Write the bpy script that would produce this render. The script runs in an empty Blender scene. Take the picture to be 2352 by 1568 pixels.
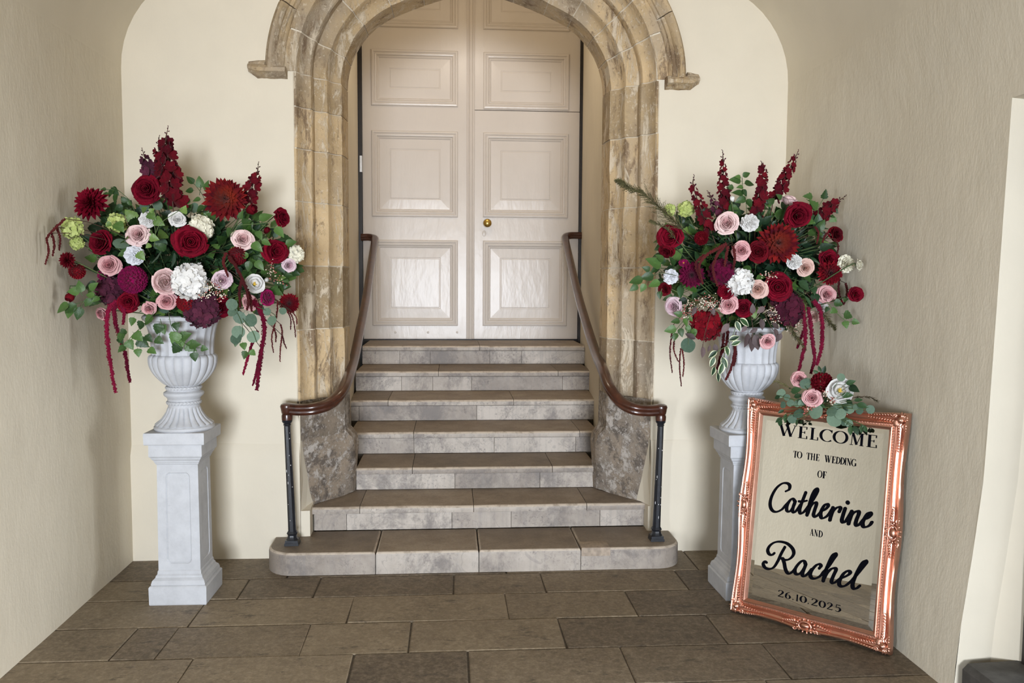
import bpy, bmesh, math, random
from mathutils import Vector, Matrix, Quaternion, noise

sc = bpy.context.scene
C = sc.collection
random.seed(7)
PI = math.pi
V = Vector

# ------------------------------------------------------------------ camera
CAM_F, CAM_PITCH, CAM_YAW, CAM_ROLL = 1929.15, .0728, .0735, .0056
EYE = V((-.1157, -4.9822, 1.65))
_fw = V((math.sin(CAM_YAW), math.cos(CAM_YAW), 0))
RT = V((math.cos(CAM_YAW), -math.sin(CAM_YAW), 0))
UP = _fw * math.sin(CAM_PITCH) + V((0, 0, 1)) * math.cos(CAM_PITCH)
FW = _fw * math.cos(CAM_PITCH) - V((0, 0, 1)) * math.sin(CAM_PITCH)
_c, _s = math.cos(CAM_ROLL), math.sin(CAM_ROLL)
CR, CU = RT * _c + UP * _s, UP * _c - RT * _s
cam_d = bpy.data.cameras.new('camera')
cam_d.sensor_width = 36.0
cam_d.lens = 36.0 * CAM_F / 2352
cam_d.clip_start = .05
cam = bpy.data.objects.new('camera', cam_d)
C.objects.link(cam)
_m = Matrix((CR, CU, -FW)).transposed().to_4x4()
_m.translation = EYE
cam.matrix_world = _m
sc.camera = cam

# ------------------------------------------------------------------ world, daylight, exposure
w = bpy.data.worlds.new('overcast_sky')
sc.world = w
w.use_nodes = True
bg = w.node_tree.nodes['Background']
bg.inputs[0].default_value = (.74, .87, 1.0, 1)
bg.inputs[1].default_value = 1.0
sc.view_settings.view_transform = 'Standard'
sc.view_settings.look = 'None'
sc.view_settings.gamma = 1
sc.view_settings.use_curve_mapping = False
sc.view_settings.exposure = 0.1
sc.cycles.caustics_reflective = False
sc.cycles.caustics_refractive = False


def daylight(name, loc, target, sx, sy, power, col, spread):
    d = bpy.data.lights.new(name, 'AREA')
    d.shape = 'RECTANGLE'
    d.size, d.size_y = sx, sy
    d.energy = power
    d.color = col
    d.spread = math.radians(spread)
    o = bpy.data.objects.new(name, d)
    C.objects.link(o)
    o.location = loc
    o.rotation_euler = (V(target) - V(loc)).to_track_quat('-Z', 'Y').to_euler()
    return o


# daylight falling in through the front archway and the two side doorways
daylight('daylight_front', (0, -12.5, 1.2), (0, 0, 1.15), 3.0, 1.7, 134, (.90, .965, 1.06), 56)
daylight('daylight_left', (-3.0, -6.4, .9), (.5, -.3, .8), 1.4, 1.5, 115, (.86, .92, 1.0), 100)
daylight('daylight_right', (4.2, -3.3, 1.2), (-2.0, -3.2, .3), 1.6, 1.5, 38, (.92, .96, 1.0), 62)


def lamp(name, loc, power, col, r, aim_at=None, cone=60):
    d = bpy.data.lights.new(name, 'SPOT' if aim_at else 'POINT')
    d.energy, d.color, d.shadow_soft_size = power, col, r
    o = bpy.data.objects.new(name, d)
    C.objects.link(o)
    o.location = loc
    if aim_at:
        d.spot_size, d.spot_blend = math.radians(cone), 1.0
        o.rotation_euler = (V(aim_at) - V(loc)).to_track_quat('-Z', 'Y').to_euler()


# added warm fill lights, unseen: spot behind the camera, point over the top step
lamp('added_warm_spot', (0, -5.4, 2.7), 78, (1.0, .77, .46), .22, (-.2, 0, 2.7), 54)
lamp('added_passage_fill', (.07, 1.25, 4.15), 25, (1.0, .86, .68), .18)


# ------------------------------------------------------------------ pixel -> place in the room
def ray(px, py):
    return CR * ((px - 1176) / CAM_F) - CU * ((py - 784) / CAM_F) + FW


def at_y(px, py, y):
    d = ray(px, py)
    return EYE + d * ((y - EYE.y) / d.y)


def at_z(px, py, z):
    d = ray(px, py)
    return EYE + d * ((z - EYE.z) / d.z)


def at_x(px, py, x):
    d = ray(px, py)
    return EYE + d * ((x - EYE.x) / d.x)


# ------------------------------------------------------------------ materials
def _new(name):
    m = bpy.data.materials.new(name)
    m.use_nodes = True
    return m, m.node_tree, m.node_tree.nodes['Principled BSDF']


def ramp(nt, fac, stops):
    r = nt.nodes.new('ShaderNodeValToRGB')
    e = r.color_ramp.elements
    while len(e) < len(stops):
        e.new(.5)
    for k, (p, c) in zip(e, stops):
        k.position = p
        k.color = (*c, 1) if len(c) == 3 else c
    nt.links.new(fac, r.inputs[0])
    return r.outputs[0]


def nz(nt, scale, detail=6, rough=.6, stretch=None, coord='Object', dist=0.0, seed=0.0):
    tc = nt.nodes.new('ShaderNodeTexCoord')
    src = tc.outputs[coord]
    mp = nt.nodes.new('ShaderNodeMapping')
    if stretch:
        mp.inputs['Scale'].default_value = stretch
    mp.inputs['Location'].default_value = (seed, seed * .7, seed * .3)
    nt.links.new(src, mp.inputs[0])
    n = nt.nodes.new('ShaderNodeTexNoise')
    n.inputs['Scale'].default_value = scale
    n.inputs['Detail'].default_value = detail
    n.inputs['Roughness'].default_value = rough
    n.inputs['Distortion'].default_value = dist
    nt.links.new(mp.outputs[0], n.inputs['Vector'])
    return n.outputs['Fac']


def mixc(nt, fac, a, b, mode='MIX'):
    x = nt.nodes.new('ShaderNodeMix')
    x.data_type = 'RGBA'
    x.blend_type = mode
    for sock, v in ((x.inputs[0], fac), (x.inputs[6], a), (x.inputs[7], b)):
        if hasattr(v, 'is_linked'):
            nt.links.new(v, sock)
        elif isinstance(v, (int, float)):
            sock.default_value = v
        else:
            sock.default_value = (*v, 1)
    return x.outputs[2]


def math_(nt, op, a, b=None):
    x = nt.nodes.new('ShaderNodeMath')
    x.operation = op
    x.use_clamp = True
    for sock, v in ((x.inputs[0], a), (x.inputs[1], b)):
        if v is None:
            continue
        if hasattr(v, 'is_linked'):
            nt.links.new(v, sock)
        else:
            sock.default_value = v
    return x.outputs[0]


def bump(nt, bsdf, fac, strength, dist=.01, prev=None):
    b = nt.nodes.new('ShaderNodeBump')
    b.inputs['Strength'].default_value = strength
    b.inputs['Distance'].default_value = dist
    nt.links.new(fac, b.inputs['Height'])
    if prev is not None:
        nt.links.new(prev, b.inputs['Normal'])
    nt.links.new(b.outputs[0], bsdf.inputs['Normal'])
    return b.outputs[0]


def rnd_obj(nt):
    return nt.nodes.new('ShaderNodeObjectInfo').outputs['Random']


def plain(name, col, rough=.5, metal=0, spec=.5, var=.12, scale=30, bmp=0, coat=0, trans=0):
    m, nt, b = _new(name)
    f = nz(nt, scale, 4)
    lo = tuple(max(0, c * (1 - var)) for c in col)
    hi = tuple(min(1, c * (1 + var)) for c in col)
    nt.links.new(ramp(nt, f, [(.3, lo), (.7, hi)]), b.inputs['Base Color'])
    b.inputs['Roughness'].default_value = rough
    b.inputs['Metallic'].default_value = metal
    b.inputs['Specular IOR Level'].default_value = spec
    if coat:
        b.inputs['Coat Weight'].default_value = coat
        b.inputs['Coat Roughness'].default_value = .08
    if bmp:
        bump(nt, b, nz(nt, scale * 2, 5), bmp, .004)
    return m


def petal_mat(name, dark, light, rough=.8, scale=9, sheen=.06, deep=None):
    """petal cloth: each petal object a shade of its own, mottled between two colours"""
    m, nt, b = _new(name)
    f = math_(nt, 'ADD', math_(nt, 'MULTIPLY', nz(nt, scale, 3), .75), math_(nt, 'MULTIPLY', rnd_obj(nt), .3))
    col = ramp(nt, f, [(.28, dark), (.78, light)])
    if deep:                       # petal colour blends into this tone towards the heart of the bloom
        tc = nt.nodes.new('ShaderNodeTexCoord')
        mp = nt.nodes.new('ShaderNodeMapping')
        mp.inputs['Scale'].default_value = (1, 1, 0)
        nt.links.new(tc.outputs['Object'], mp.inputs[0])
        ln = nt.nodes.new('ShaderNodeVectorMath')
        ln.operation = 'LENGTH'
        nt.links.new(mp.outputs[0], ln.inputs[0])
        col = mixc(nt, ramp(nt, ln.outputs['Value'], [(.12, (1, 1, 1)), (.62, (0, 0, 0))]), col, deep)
    nt.links.new(col, b.inputs['Base Color'])
    b.inputs['Roughness'].default_value = rough
    b.inputs['Specular IOR Level'].default_value = .12
    b.inputs['Sheen Weight'].default_value = sheen
    return m


def leaf_mat(name, dark, light, rough=.42, spec=.4):
    m, nt, b = _new(name)
    f = math_(nt, 'ADD', math_(nt, 'MULTIPLY', nz(nt, 4, 3), .5), math_(nt, 'MULTIPLY', rnd_obj(nt), .6))
    nt.links.new(ramp(nt, f, [(.25, dark), (.85, light)]), b.inputs['Base Color'])
    b.inputs['Roughness'].default_value = rough
    b.inputs['Specular IOR Level'].default_value = spec
    bump(nt, b, nz(nt, 14, 2), .15, .01)
    return m


def plaster(name, col, coarse):
    m, nt, b = _new(name)
    f = nz(nt, 1.3, 6, .6)
    c0 = ramp(nt, f, [(.3, tuple(c * .93 for c in col)), (.7, tuple(min(1, c * 1.04) for c in col))])
    nt.links.new(c0, b.inputs['Base Color'])
    b.inputs['Roughness'].default_value = .8
    b.inputs['Specular IOR Level'].default_value = .2
    p = bump(nt, b, nz(nt, 9, 5, .55, (1, 1, .6)), .22 * coarse, .02)
    p = bump(nt, b, nz(nt, 60, 4, .6, (1.3, 1.3, .5)), .20 * coarse, .006, p)
    return m


def old_stone(name, tan, dark, lime, lime_at=.60, dark_at=.36, st=.5):
    m, nt, b = _new(name)
    r = rnd_obj(nt)
    base = ramp(nt, math_(nt, 'ADD', math_(nt, 'MULTIPLY', nz(nt, 4, 8, .7), .65), math_(nt, 'MULTIPLY', r, .35)),
                [(.30, tuple(c * .62 for c in tan)), (.50, tan), (.70, tuple(min(1, c * 1.28) for c in tan))])
    grey = ramp(nt, nz(nt, 2.6, 6, .6, (1, 1, .5), seed=12.0), [(.48, (0, 0, 0)), (.62, (1, 1, 1))])
    base = mixc(nt, math_(nt, 'MULTIPLY', grey, .45), base, tuple((dark[0] + tan[0]) * .45 * k for k in (1, .92, .84)))
    d = ramp(nt, nz(nt, 5.5, 10, .75, (1.6, 1.6, st), dist=.4 if st < 1 else 0, seed=3.1), [(dark_at - .05, (1, 1, 1)), (dark_at + .04, (0, 0, 0))])
    base = mixc(nt, math_(nt, 'MULTIPLY', d, .85), base, dark)
    l = ramp(nt, nz(nt, 6, 12, .80, (1.8, 1.8, st * 1.1), dist=.8 if st < 1 else .1, seed=9.2), [(lime_at, (0, 0, 0)), (lime_at + .05, (1, 1, 1))])
    base = mixc(nt, math_(nt, 'MULTIPLY', l, .8), base, lime)
    sp = ramp(nt, nz(nt, 48, 4, .6, seed=1.7), [(.60, (0, 0, 0)), (.66, (1, 1, 1))])
    base = mixc(nt, math_(nt, 'MULTIPLY', sp, .55), base, lime)
    pit = ramp(nt, nz(nt, 38, 6, .7, seed=21.0), [(.34, (1, 1, 1)), (.40, (0, 0, 0))])
    base = mixc(nt, math_(nt, 'MULTIPLY', pit, .6), base, dark)
    nt.links.new(base, b.inputs['Base Color'])
    b.inputs['Roughness'].default_value = .85
    b.inputs['Specular IOR Level'].default_value = .2
    p = bump(nt, b, nz(nt, 22, 8, .7), .6, .014)
    p = bump(nt, b, l, .45, .005, p)
    bump(nt, b, nz(nt, 90, 4, .6), .3, .003, p)
    return m


M = {}
CREAM = (.75, .68, .55)
M['cream'] = plaster('cream_plaster', CREAM, .35)
M['cream_rough'] = plaster('cream_plaster_rough', CREAM, 1.0)
M['jamb_stone'] = old_stone('weathered_limestone', (.52, .385, .225), (.20, .135, .085), (.70, .60, .46), .53, .43)
M['base_stone'] = old_stone('worn_base_stone', (.33, .265, .20), (.12, .10, .085), (.58, .53, .48), .52, .47, 1.7)
M['mortar'] = plain('lime_mortar', (.60, .52, .40), .9, var=.15, scale=25, bmp=.3)


def step_stone(name):
    """pale limestone, trodden brown on its upward faces and streaked with old grime"""
    m, nt, b = _new(name)
    r = rnd_obj(nt)
    f = math_(nt, 'ADD', math_(nt, 'MULTIPLY', nz(nt, 4, 8, .7), .7), math_(nt, 'MULTIPLY', r, .3))
    pale = ramp(nt, f, [(.30, (.30, .255, .215)), (.5, (.43, .375, .32)), (.68, (.56, .50, .435))])
    stain = ramp(nt, nz(nt, 3.6, 11, .80, (1.0, 1.0, .8), dist=.3, seed=4.4), [(.40, (1, 1, 1)), (.52, (0, 0, 0))])
    pale = mixc(nt, math_(nt, 'MULTIPLY', stain, .72), pale, (.16, .14, .13))
    drips = ramp(nt, nz(nt, 9, 6, .65, (3.0, 1, .16), seed=7.7), [(.50, (0, 0, 0)), (.66, (1, 1, 1))])
    pale = mixc(nt, math_(nt, 'MULTIPLY', drips, .38), pale, (.27, .245, .225))
    pits = ramp(nt, nz(nt, 60, 7, .75, seed=2.2), [(.54, (0, 0, 0)), (.64, (1, 1, 1))])
    pale = mixc(nt, math_(nt, 'MULTIPLY', math_(nt, 'MULTIPLY', pits, ramp(nt, nz(nt, 4.5, 5, .6, seed=31.0), [(.44, (0, 0, 0)), (.58, (1, 1, 1))])), .75), pale, (.14, .12, .115))
    crack = ramp(nt, nz(nt, 1.9, 4, .55, dist=1.2, seed=17.0), [(.488, (0, 0, 0)), (.494, (1, 1, 1)), (.498, (1, 1, 1)), (.504, (0, 0, 0))])
    pale = mixc(nt, math_(nt, 'MULTIPLY', crack, .35), pale, (.22, .195, .18))
    brown = ramp(nt, math_(nt, 'ADD', math_(nt, 'MULTIPLY', nz(nt, 5, 9, .75, seed=5.5), .75), math_(nt, 'MULTIPLY', r, .25)),
                 [(.30, (.17, .131, .095)), (.5, (.27, .21, .152)), (.68, (.38, .305, .225))])
    fine = ramp(nt, nz(nt, 70, 6, .75, seed=41.0), [(.50, (0, 0, 0)), (.64, (1, 1, 1))])
    brown = mixc(nt, math_(nt, 'MULTIPLY', fine, .35), brown, (.07, .056, .045))
    g = nt.nodes.new('ShaderNodeNewGeometry')
    sx = nt.nodes.new('ShaderNodeSeparateXYZ')
    nt.links.new(g.outputs['True Normal'], sx.inputs[0])
    upf = ramp(nt, sx.outputs[2], [(.75, (0, 0, 0)), (.97, (1, 1, 1))])
    # the arris between tread and riser is rubbed clean by feet
    rub = ramp(nt, sx.outputs[2], [(.18, (0, 0, 0)), (.34, (1, 1, 1)), (.90, (1, 1, 1)), (.985, (0, 0, 0))])
    rubc = ramp(nt, nz(nt, 14, 6, .7, seed=51.0), [(.36, (.36, .29, .22)), (.52, (.60, .51, .41))])
    both = mixc(nt, upf, pale, brown)
    nt.links.new(mixc(nt, math_(nt, 'MULTIPLY', rub, .85), both, rubc), b.inputs['Base Color'])
    b.inputs['Roughness'].default_value = .52
    b.inputs['Specular IOR Level'].default_value = .4
    p = bump(nt, b, nz(nt, 40, 6, .7), .3, .007)
    bump(nt, b, stain, .2, .003, p)
    return m


M['step'] = step_stone('step_limestone')
M['patch'] = plain('tan_repair_stone', (.36, .285, .215), .6, var=.3, scale=35, bmp=.2)


def flag_stone(name):
    m, nt, b = _new(name)
    r = rnd_obj(nt)
    f = math_(nt, 'ADD', math_(nt, 'MULTIPLY', nz(nt, 2.6, 9, .74), .60), math_(nt, 'MULTIPLY', r, .40))
    c = ramp(nt, f, [(.28, (.135, .10, .065)), (.50, (.255, .194, .124)), (.72, (.42, .33, .215))])
    fine = ramp(nt, nz(nt, 42, 9, .82, seed=6.0), [(.42, (.052, .041, .031)), (.52, (.17, .136, .10)), (.62, (.34, .28, .21))])
    c = mixc(nt, .46, c, fine)
    pit = ramp(nt, nz(nt, 7, 9, .8, (1, 2.0, 1), seed=8.8), [(.37, (1, 1, 1)), (.44, (0, 0, 0))])
    c = mixc(nt, math_(nt, 'MULTIPLY', pit, .6), c, (.05, .04, .032))
    pale = ramp(nt, nz(nt, 11, 8, .8, seed=14.0), [(.56, (0, 0, 0)), (.66, (1, 1, 1))])
    c = mixc(nt, math_(nt, 'MULTIPLY', pale, .30), c, (.36, .30, .225))
    nt.links.new(c, b.inputs['Base Color'])
    b.inputs['Roughness'].default_value = .58
    b.inputs['Specular IOR Level'].default_value = .4
    p = bump(nt, b, nz(nt, 6, 7, .65), .35, .014)
    bump(nt, b, nz(nt, 70, 7, .75), .4, .005, p)
    return m


M['flag'] = flag_stone('york_flagstone')
M['grout'] = plain('dark_joint_grit', (.10, .08, .058), .95, var=.3, scale=60)
M['dark_flag'] = plain('dark_sill_stone', (.075, .07, .065), .7, var=.35, scale=18, bmp=.4)


def gloss_paint(name, col):
    m, nt, b = _new(name)
    c = ramp(nt, nz(nt, 2.2, 5), [(.3, tuple(x * .95 for x in col)), (.7, col)])
    nt.links.new(c, b.inputs['Base Color'])
    b.inputs['Roughness'].default_value = .25
    b.inputs['Specular IOR Level'].default_value = .19
    p = bump(nt, b, nz(nt, 7, 4, .55, (1.6, 1, .6)), .22, .012)
    bump(nt, b, nz(nt, 45, 3, .5, (1.5, 1, .4)), .10, .003, p)
    return m


M['door'] = gloss_paint('glossy_white_paint', (.66, .60, .54))
M['black_wood'] = plain('black_door_frame', (.016, .012, .011), .45, var=.3)
M['brass'] = plain('polished_brass', (.62, .43, .12), .26, 1.0, var=.15, scale=12)
M['steel'] = plain('pale_steel', (.62, .63, .64), .35, .8)
M['iron'] = plain('black_painted_iron', (.012, .014, .019), .32, 0, .6, var=.3, scale=40, bmp=.12)
M['chip'] = plain('chipped_white_undercoat', (.62, .62, .62), .7)


def mahogany(name):
    m, nt, b = _new(name)
    f = nz(nt, 9, 7, .65, (1, 1, 1), dist=1.5)
    nt.links.new(ramp(nt, f, [(.25, (.022, .006, .0035)), (.55, (.062, .017, .0085)), (.8, (.12, .036, .016))]), b.inputs['Base Color'])
    b.inputs['Roughness'].default_value = .3
    b.inputs['Coat Weight'].default_value = .5
    b.inputs['Coat Roughness'].default_value = .14
    return m


M['mahogany'] = mahogany('polished_mahogany')


def cast_stone(name, col):
    m, nt, b = _new(name)
    f = nz(nt, 9, 8, .7)
    c = ramp(nt, f, [(.25, tuple(x * .80 for x in col)), (.6, col), (.8, tuple(min(1, x * 1.06) for x in col))])
    sp = ramp(nt, nz(nt, 16, 5, .6, seed=3.0), [(.25, (1, 1, 1)), (.31, (0, 0, 0))])
    c = mixc(nt, math_(nt, 'MULTIPLY', sp, .5), c, tuple(x * .55 for x in col))
    nt.links.new(c, b.inputs['Base Color'])
    b.inputs['Roughness'].default_value = .62
    b.inputs['Specular IOR Level'].default_value = .3
    bump(nt, b, nz(nt, 30, 6, .65), .22, .006)
    return m


M['cast'] = cast_stone('white_painted_cast_stone', (.56, .57, .595))
M['copper'] = plain('rose_copper_leaf', (.67, .36, .265), .36, 1.0, var=.10, scale=14, bmp=.05)
m, nt, b = _new('silvered_glass')
b.inputs['Base Color'].default_value = (.90, .91, .90, 1)
b.inputs['Metallic'].default_value = 1
b.inputs['Roughness'].default_value = .012
M['silver'] = m
M['vinyl'] = plain('black_vinyl', (.004, .004, .006), .8, spec=.0, var=.05)
M['backing'] = plain('brown_backing_board', (.16, .10, .06), .85)

# petals and leaves
M['red'] = petal_mat('red_velvet_petal', (.065, .001, .007), (.215, .002, .016), sheen=.0)
M['deep_red'] = petal_mat('deep_red_petal', (.045, .001, .005), (.16, .003, .010), sheen=.0)
M['scarlet'] = petal_mat('bright_crimson_petal', (.075, .001, .006), (.27, .004, .012))
M['peony'] = petal_mat('shell_pink_petal', (.66, .42, .41), (.88, .69, .66))
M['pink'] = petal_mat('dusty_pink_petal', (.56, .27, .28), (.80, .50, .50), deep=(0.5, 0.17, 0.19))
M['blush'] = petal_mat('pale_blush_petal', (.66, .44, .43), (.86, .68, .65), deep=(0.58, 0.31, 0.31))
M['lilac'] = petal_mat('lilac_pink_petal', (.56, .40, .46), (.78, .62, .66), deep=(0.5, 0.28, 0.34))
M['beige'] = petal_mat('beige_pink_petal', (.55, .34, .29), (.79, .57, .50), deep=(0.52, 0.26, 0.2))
M['white'] = petal_mat('white_petal', (.62, .605, .58), (.83, .815, .79))
M['cool_white'] = petal_mat('cool_white_petal', (.58, .595, .63), (.80, .81, .84))
M['ivory'] = petal_mat('ivory_petal', (.66, .62, .47), (.86, .83, .70))
M['lime'] = petal_mat('lime_green_floret', (.32, .40, .09), (.58, .64, .26))
M['magenta'] = petal_mat('magenta_petal', (.085, .001, .025), (.40, .006, .115))
M['purple_red'] = petal_mat('purple_crimson_petal', (.04, .001, .014), (.17, .003, .042))
M['plum'] = petal_mat('plum_petal', (.032, .006, .016), (.13, .028, .056))
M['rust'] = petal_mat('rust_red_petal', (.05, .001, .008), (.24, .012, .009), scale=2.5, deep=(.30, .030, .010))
M['burgundy'] = petal_mat('burgundy_floret', (.035, .001, .006), (.165, .004, .011))
M['plum_floret'] = petal_mat('dark_plum_floret', (.03, .004, .012), (.095, .012, .03))
M['tassel'] = petal_mat('crimson_tassel', (.07, .001, .012), (.23, .006, .036), .9)
M['brown_tassel'] = petal_mat('brown_red_tassel', (.035, .004, .006), (.11, .014, .014), .9)
M['yellow'] = plain('yellow_stamen', (.72, .48, .05), .7)
M['ivy'] = leaf_mat('ivy_green', (.014, .044, .010), (.080, .165, .038))
M['dark_leaf'] = leaf_mat('deep_green_leaf', (.008, .028, .012), (.035, .085, .030))
M['lime_leaf'] = leaf_mat('fresh_green_leaf', (.04, .10, .018), (.165, .265, .06))
M['grey_leaf'] = leaf_mat('grey_green_leaf', (.05, .095, .062), (.16, .24, .165), .6)
M['plum_leaf'] = leaf_mat('plum_brown_leaf', (.05, .035, .035), (.14, .095, .095), .6)
M['cream_edge'] = leaf_mat('cream_leaf_edge', (.52, .56, .36), (.70, .72, .52))
M['stem'] = leaf_mat('green_stem', (.03, .06, .018), (.10, .15, .05), .6)
M['twig'] = leaf_mat('brown_twig', (.035, .016, .010), (.09, .045, .028), .75)
M['heather'] = leaf_mat('olive_heather', (.035, .032, .012), (.12, .11, .04), .8)
M['wax'] = petal_mat('tiny_cream_blossom', (.62, .50, .40), (.86, .80, .66))
M['wax_bud'] = petal_mat('tiny_red_bud', (.28, .05, .05), (.50, .16, .13))


# ------------------------------------------------------------------ mesh helpers
class MB:
    def __init__(self):
        self.v, self.f, self.mi = [], [], []

    def add(self, vs, fs, M4=None, mi=0):
        n = len(self.v)
        self.v += [tuple(M4 @ V(p)) for p in vs] if M4 is not None else [tuple(p) for p in vs]
        self.f += [tuple(n + i for i in f) for f in fs]
        self.mi += [mi] * len(fs)
        return self

    def grid(self, rows, M4=None, closed=False, mi=0):
        """rows: list of equal-length point rows"""
        m_ = len(rows[0])
        vs = [p for r in rows for p in r]
        fs = []
        for i in range(len(rows) - 1):
            for j in range(m_ if closed else m_ - 1):
                k = (j + 1) % m_
                fs.append((i * m_ + j, i * m_ + k, (i + 1) * m_ + k, (i + 1) * m_ + j))
        return self.add(vs, fs, M4, mi)

    def box(self, a, b_, M4=None, mi=0):
        x0, y0, z0 = a
        x1, y1, z1 = b_
        vs = [(x0, y0, z0), (x1, y0, z0), (x1, y1, z0), (x0, y1, z0), (x0, y0, z1), (x1, y0, z1), (x1, y1, z1), (x0, y1, z1)]
        return self.add(vs, [(0, 3, 2, 1), (4, 5, 6, 7), (0, 1, 5, 4), (1, 2, 6, 5), (2, 3, 7, 6), (3, 0, 4, 7)], M4, mi)

    def tube(self, pts, r, n=6, mi=0, cap=True):
        """round bar along pts; r one radius or one per point"""
        pts = [V(p) for p in pts]
        rr = r if hasattr(r, '__len__') else [r] * len(pts)
        rows = []
        ref = V((.31, .17, .93))
        for i, p in enumerate(pts):
            t = (pts[min(i + 1, len(pts) - 1)] - pts[max(i - 1, 0)]).normalized()
            a = t.cross(ref)
            if a.length < .05:
                a = t.cross(V((1, 0, 0)))
            a.normalize()
            c = t.cross(a)
            rows.append([p + (a * math.cos(2 * PI * k / n) + c * math.sin(2 * PI * k / n)) * rr[i] for k in range(n)])
        self.grid(rows, closed=True, mi=mi)
        if cap:
            for row in (rows[0], rows[-1]):
                self.add(row, [tuple(range(n))], mi=mi)
        return self

    def ball(self, c, r, nu=8, nv=5, M4=None, mi=0):
        r = r if hasattr(r, '__len__') else (r, r, r)
        rows = []
        for i in range(nv + 1):
            a = PI * i / nv
            rows.append([(c[0] + r[0] * math.sin(a) * math.cos(2 * PI * k / nu), c[1] + r[1] * math.sin(a) * math.sin(2 * PI * k / nu), c[2] + r[2] * math.cos(a)) for k in range(nu)])
        return self.grid(rows, M4, True, mi)

    def lathe(self, prof, n=24, c=(0, 0, 0), mi=0, caps=True):
        rows = [[(c[0] + r * math.cos(2 * PI * k / n), c[1] + r * math.sin(2 * PI * k / n), c[2] + z) for k in range(n)] for r, z in prof]
        self.grid(rows, closed=True, mi=mi)
        if caps:
            self.add(rows[0], [tuple(range(n - 1, -1, -1))], mi=mi)
            self.add(rows[-1], [tuple(range(n))], mi=mi)
        return self

    def extrude(self, poly, axis, a, b_, mi=0):
        """2-D polygon swept along an axis; poly coordinates are the other two axes in order"""
        def P(p, t):
            q = list(p)
            q.insert(axis, t)
            return tuple(q)
        n = len(poly)
        vs = [P(p, a) for p in poly] + [P(p, b_) for p in poly]
        fs = [tuple(range(n))[::-1], tuple(range(n, 2 * n))] + [(i, (i + 1) % n, n + (i + 1) % n, n + i) for i in range(n)]
        return self.add(vs, fs, mi=mi)

    def mesh(self, name, mats, smooth=True, fix=True):
        me = bpy.data.meshes.new(name)
        me.from_pydata(self.v, [], self.f)
        for m_ in mats if isinstance(mats, (list, tuple)) else [mats]:
            me.materials.append(m_)
        me.polygons.foreach_set('material_index', self.mi)
        if smooth:
            me.polygons.foreach_set('use_smooth', [True] * len(self.f))
        if fix:
            bm = bmesh.new()
            bm.from_mesh(me)
            bmesh.ops.remove_doubles(bm, verts=bm.verts, dist=1e-6)
            bmesh.ops.recalc_face_normals(bm, faces=bm.faces)
            if smooth is True:
                for e in bm.edges:
                    if len(e.link_faces) == 2 and e.calc_face_angle(0) > .62:
                        e.smooth = False
            bm.to_mesh(me)
            bm.free()
        me.update()
        return me


def base_of(o):
    p = V((0, 0, 0))
    while o is not None:
        p += o.location
        o = o.parent
    return p


def put(name, me, parent=None, loc=None, mat4=None, material=None):
    """link a mesh as one object; with a parent, the mesh may be in room coordinates (world=...)"""
    o = bpy.data.objects.new(name, me)
    C.objects.link(o)
    if parent is not None:
        o.parent = parent
    if mat4 is not None:
        o.matrix_basis = mat4
    if loc is not None:
        o.location = loc
    if material is not None:
        o.material_slots[0].link = 'OBJECT'
        o.material_slots[0].material = material
    return o


def part(name, mb, mats, parent, smooth=True, label=None, kind=None):
    """mesh given in room coordinates, hung under parent (unrotated ancestors)"""
    b_ = base_of(parent)
    mb.v = [(p[0] - b_.x, p[1] - b_.y, p[2] - b_.z) for p in mb.v]
    o = put(name, mb.mesh(name, mats, smooth), parent)
    if label:
        o['label'] = label
    if kind:
        o['kind'] = kind
    return o


def tag(o, label, cat, group=None):
    o['label'], o['category'] = label, cat
    if group:
        o['group'] = group
    return o


def thing(name, label, cat, loc=(0, 0, 0), group=None):
    o = bpy.data.objects.new(name, None)
    o.empty_display_size = .1
    C.objects.link(o)
    o.location = loc
    return tag(o, label, cat, group)


def structure(name, mb, mats, smooth=False, label=None):
    o = put(name, mb.mesh(name, mats, smooth))
    o['kind'] = 'structure'
    if label:
        o['label'] = label
    return o


def smooth01(t):
    t = max(0., min(1., t))
    return t * t * (3 - 2 * t)


def catmull(pts, k=8):
    P = [V(p) for p in pts]
    P = [P[0] * 2 - P[1]] + P + [P[-1] * 2 - P[-2]]
    out = []
    for i in range(1, len(P) - 2):
        for j in range(k):
            t = j / k
            out.append(.5 * ((2 * P[i]) + (P[i + 1] - P[i - 1]) * t + (2 * P[i - 1] - 5 * P[i] + 4 * P[i + 1] - P[i + 2]) * t * t + (3 * P[i] - P[i - 1] - 3 * P[i + 1] + P[i + 2]) * t ** 3))
    out.append(P[-2])
    return out


# ------------------------------------------------------------------ room shell
XL, XR, YF = -1.967, 1.896, -8.0
ZS = 2.83                      # springing of the plaster vault
DOOR_Y = 3.09
ARCX = .051                    # centre line of the stone doorway


def xr(y, z):                  # the old right-hand wall leans out a little
    return XR + .065 * smooth01(-y / 1.2) * smooth01(z / 1.0)


def quadgrid(f, us, vs, mb):
    mb.grid([[f(u, v_) for u in us] for v_ in vs])


def lin(a, b_, n):
    return [a + (b_ - a) * i / n for i in range(n + 1)]


# vault: two tight haunches and a flatter crown
def vault():
    pts = []
    R1, th = .58, math.radians(60)
    cx_, half = (XL + XR) / 2, (XR - XL) / 2
    ax = half - R1 * (1 - math.cos(th))
    R2 = ax / math.cos(th)
    cz = ZS + R1 * math.sin(th) - R2 * math.sin(th)
    for i in range(9):
        a = th * i / 8
        pts.append((half - R1 * (1 - math.cos(a)), ZS + R1 * math.sin(a)))
    for i in range(1, 9):
        a = th + (PI / 2 - th) * i / 8
        pts.append((R2 * math.cos(a), cz + R2 * math.sin(a)))
    full = [(cx_ + x, z) for x, z in pts] + [(cx_ - x, z) for x, z in reversed(pts[:-1])]
    return full


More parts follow.
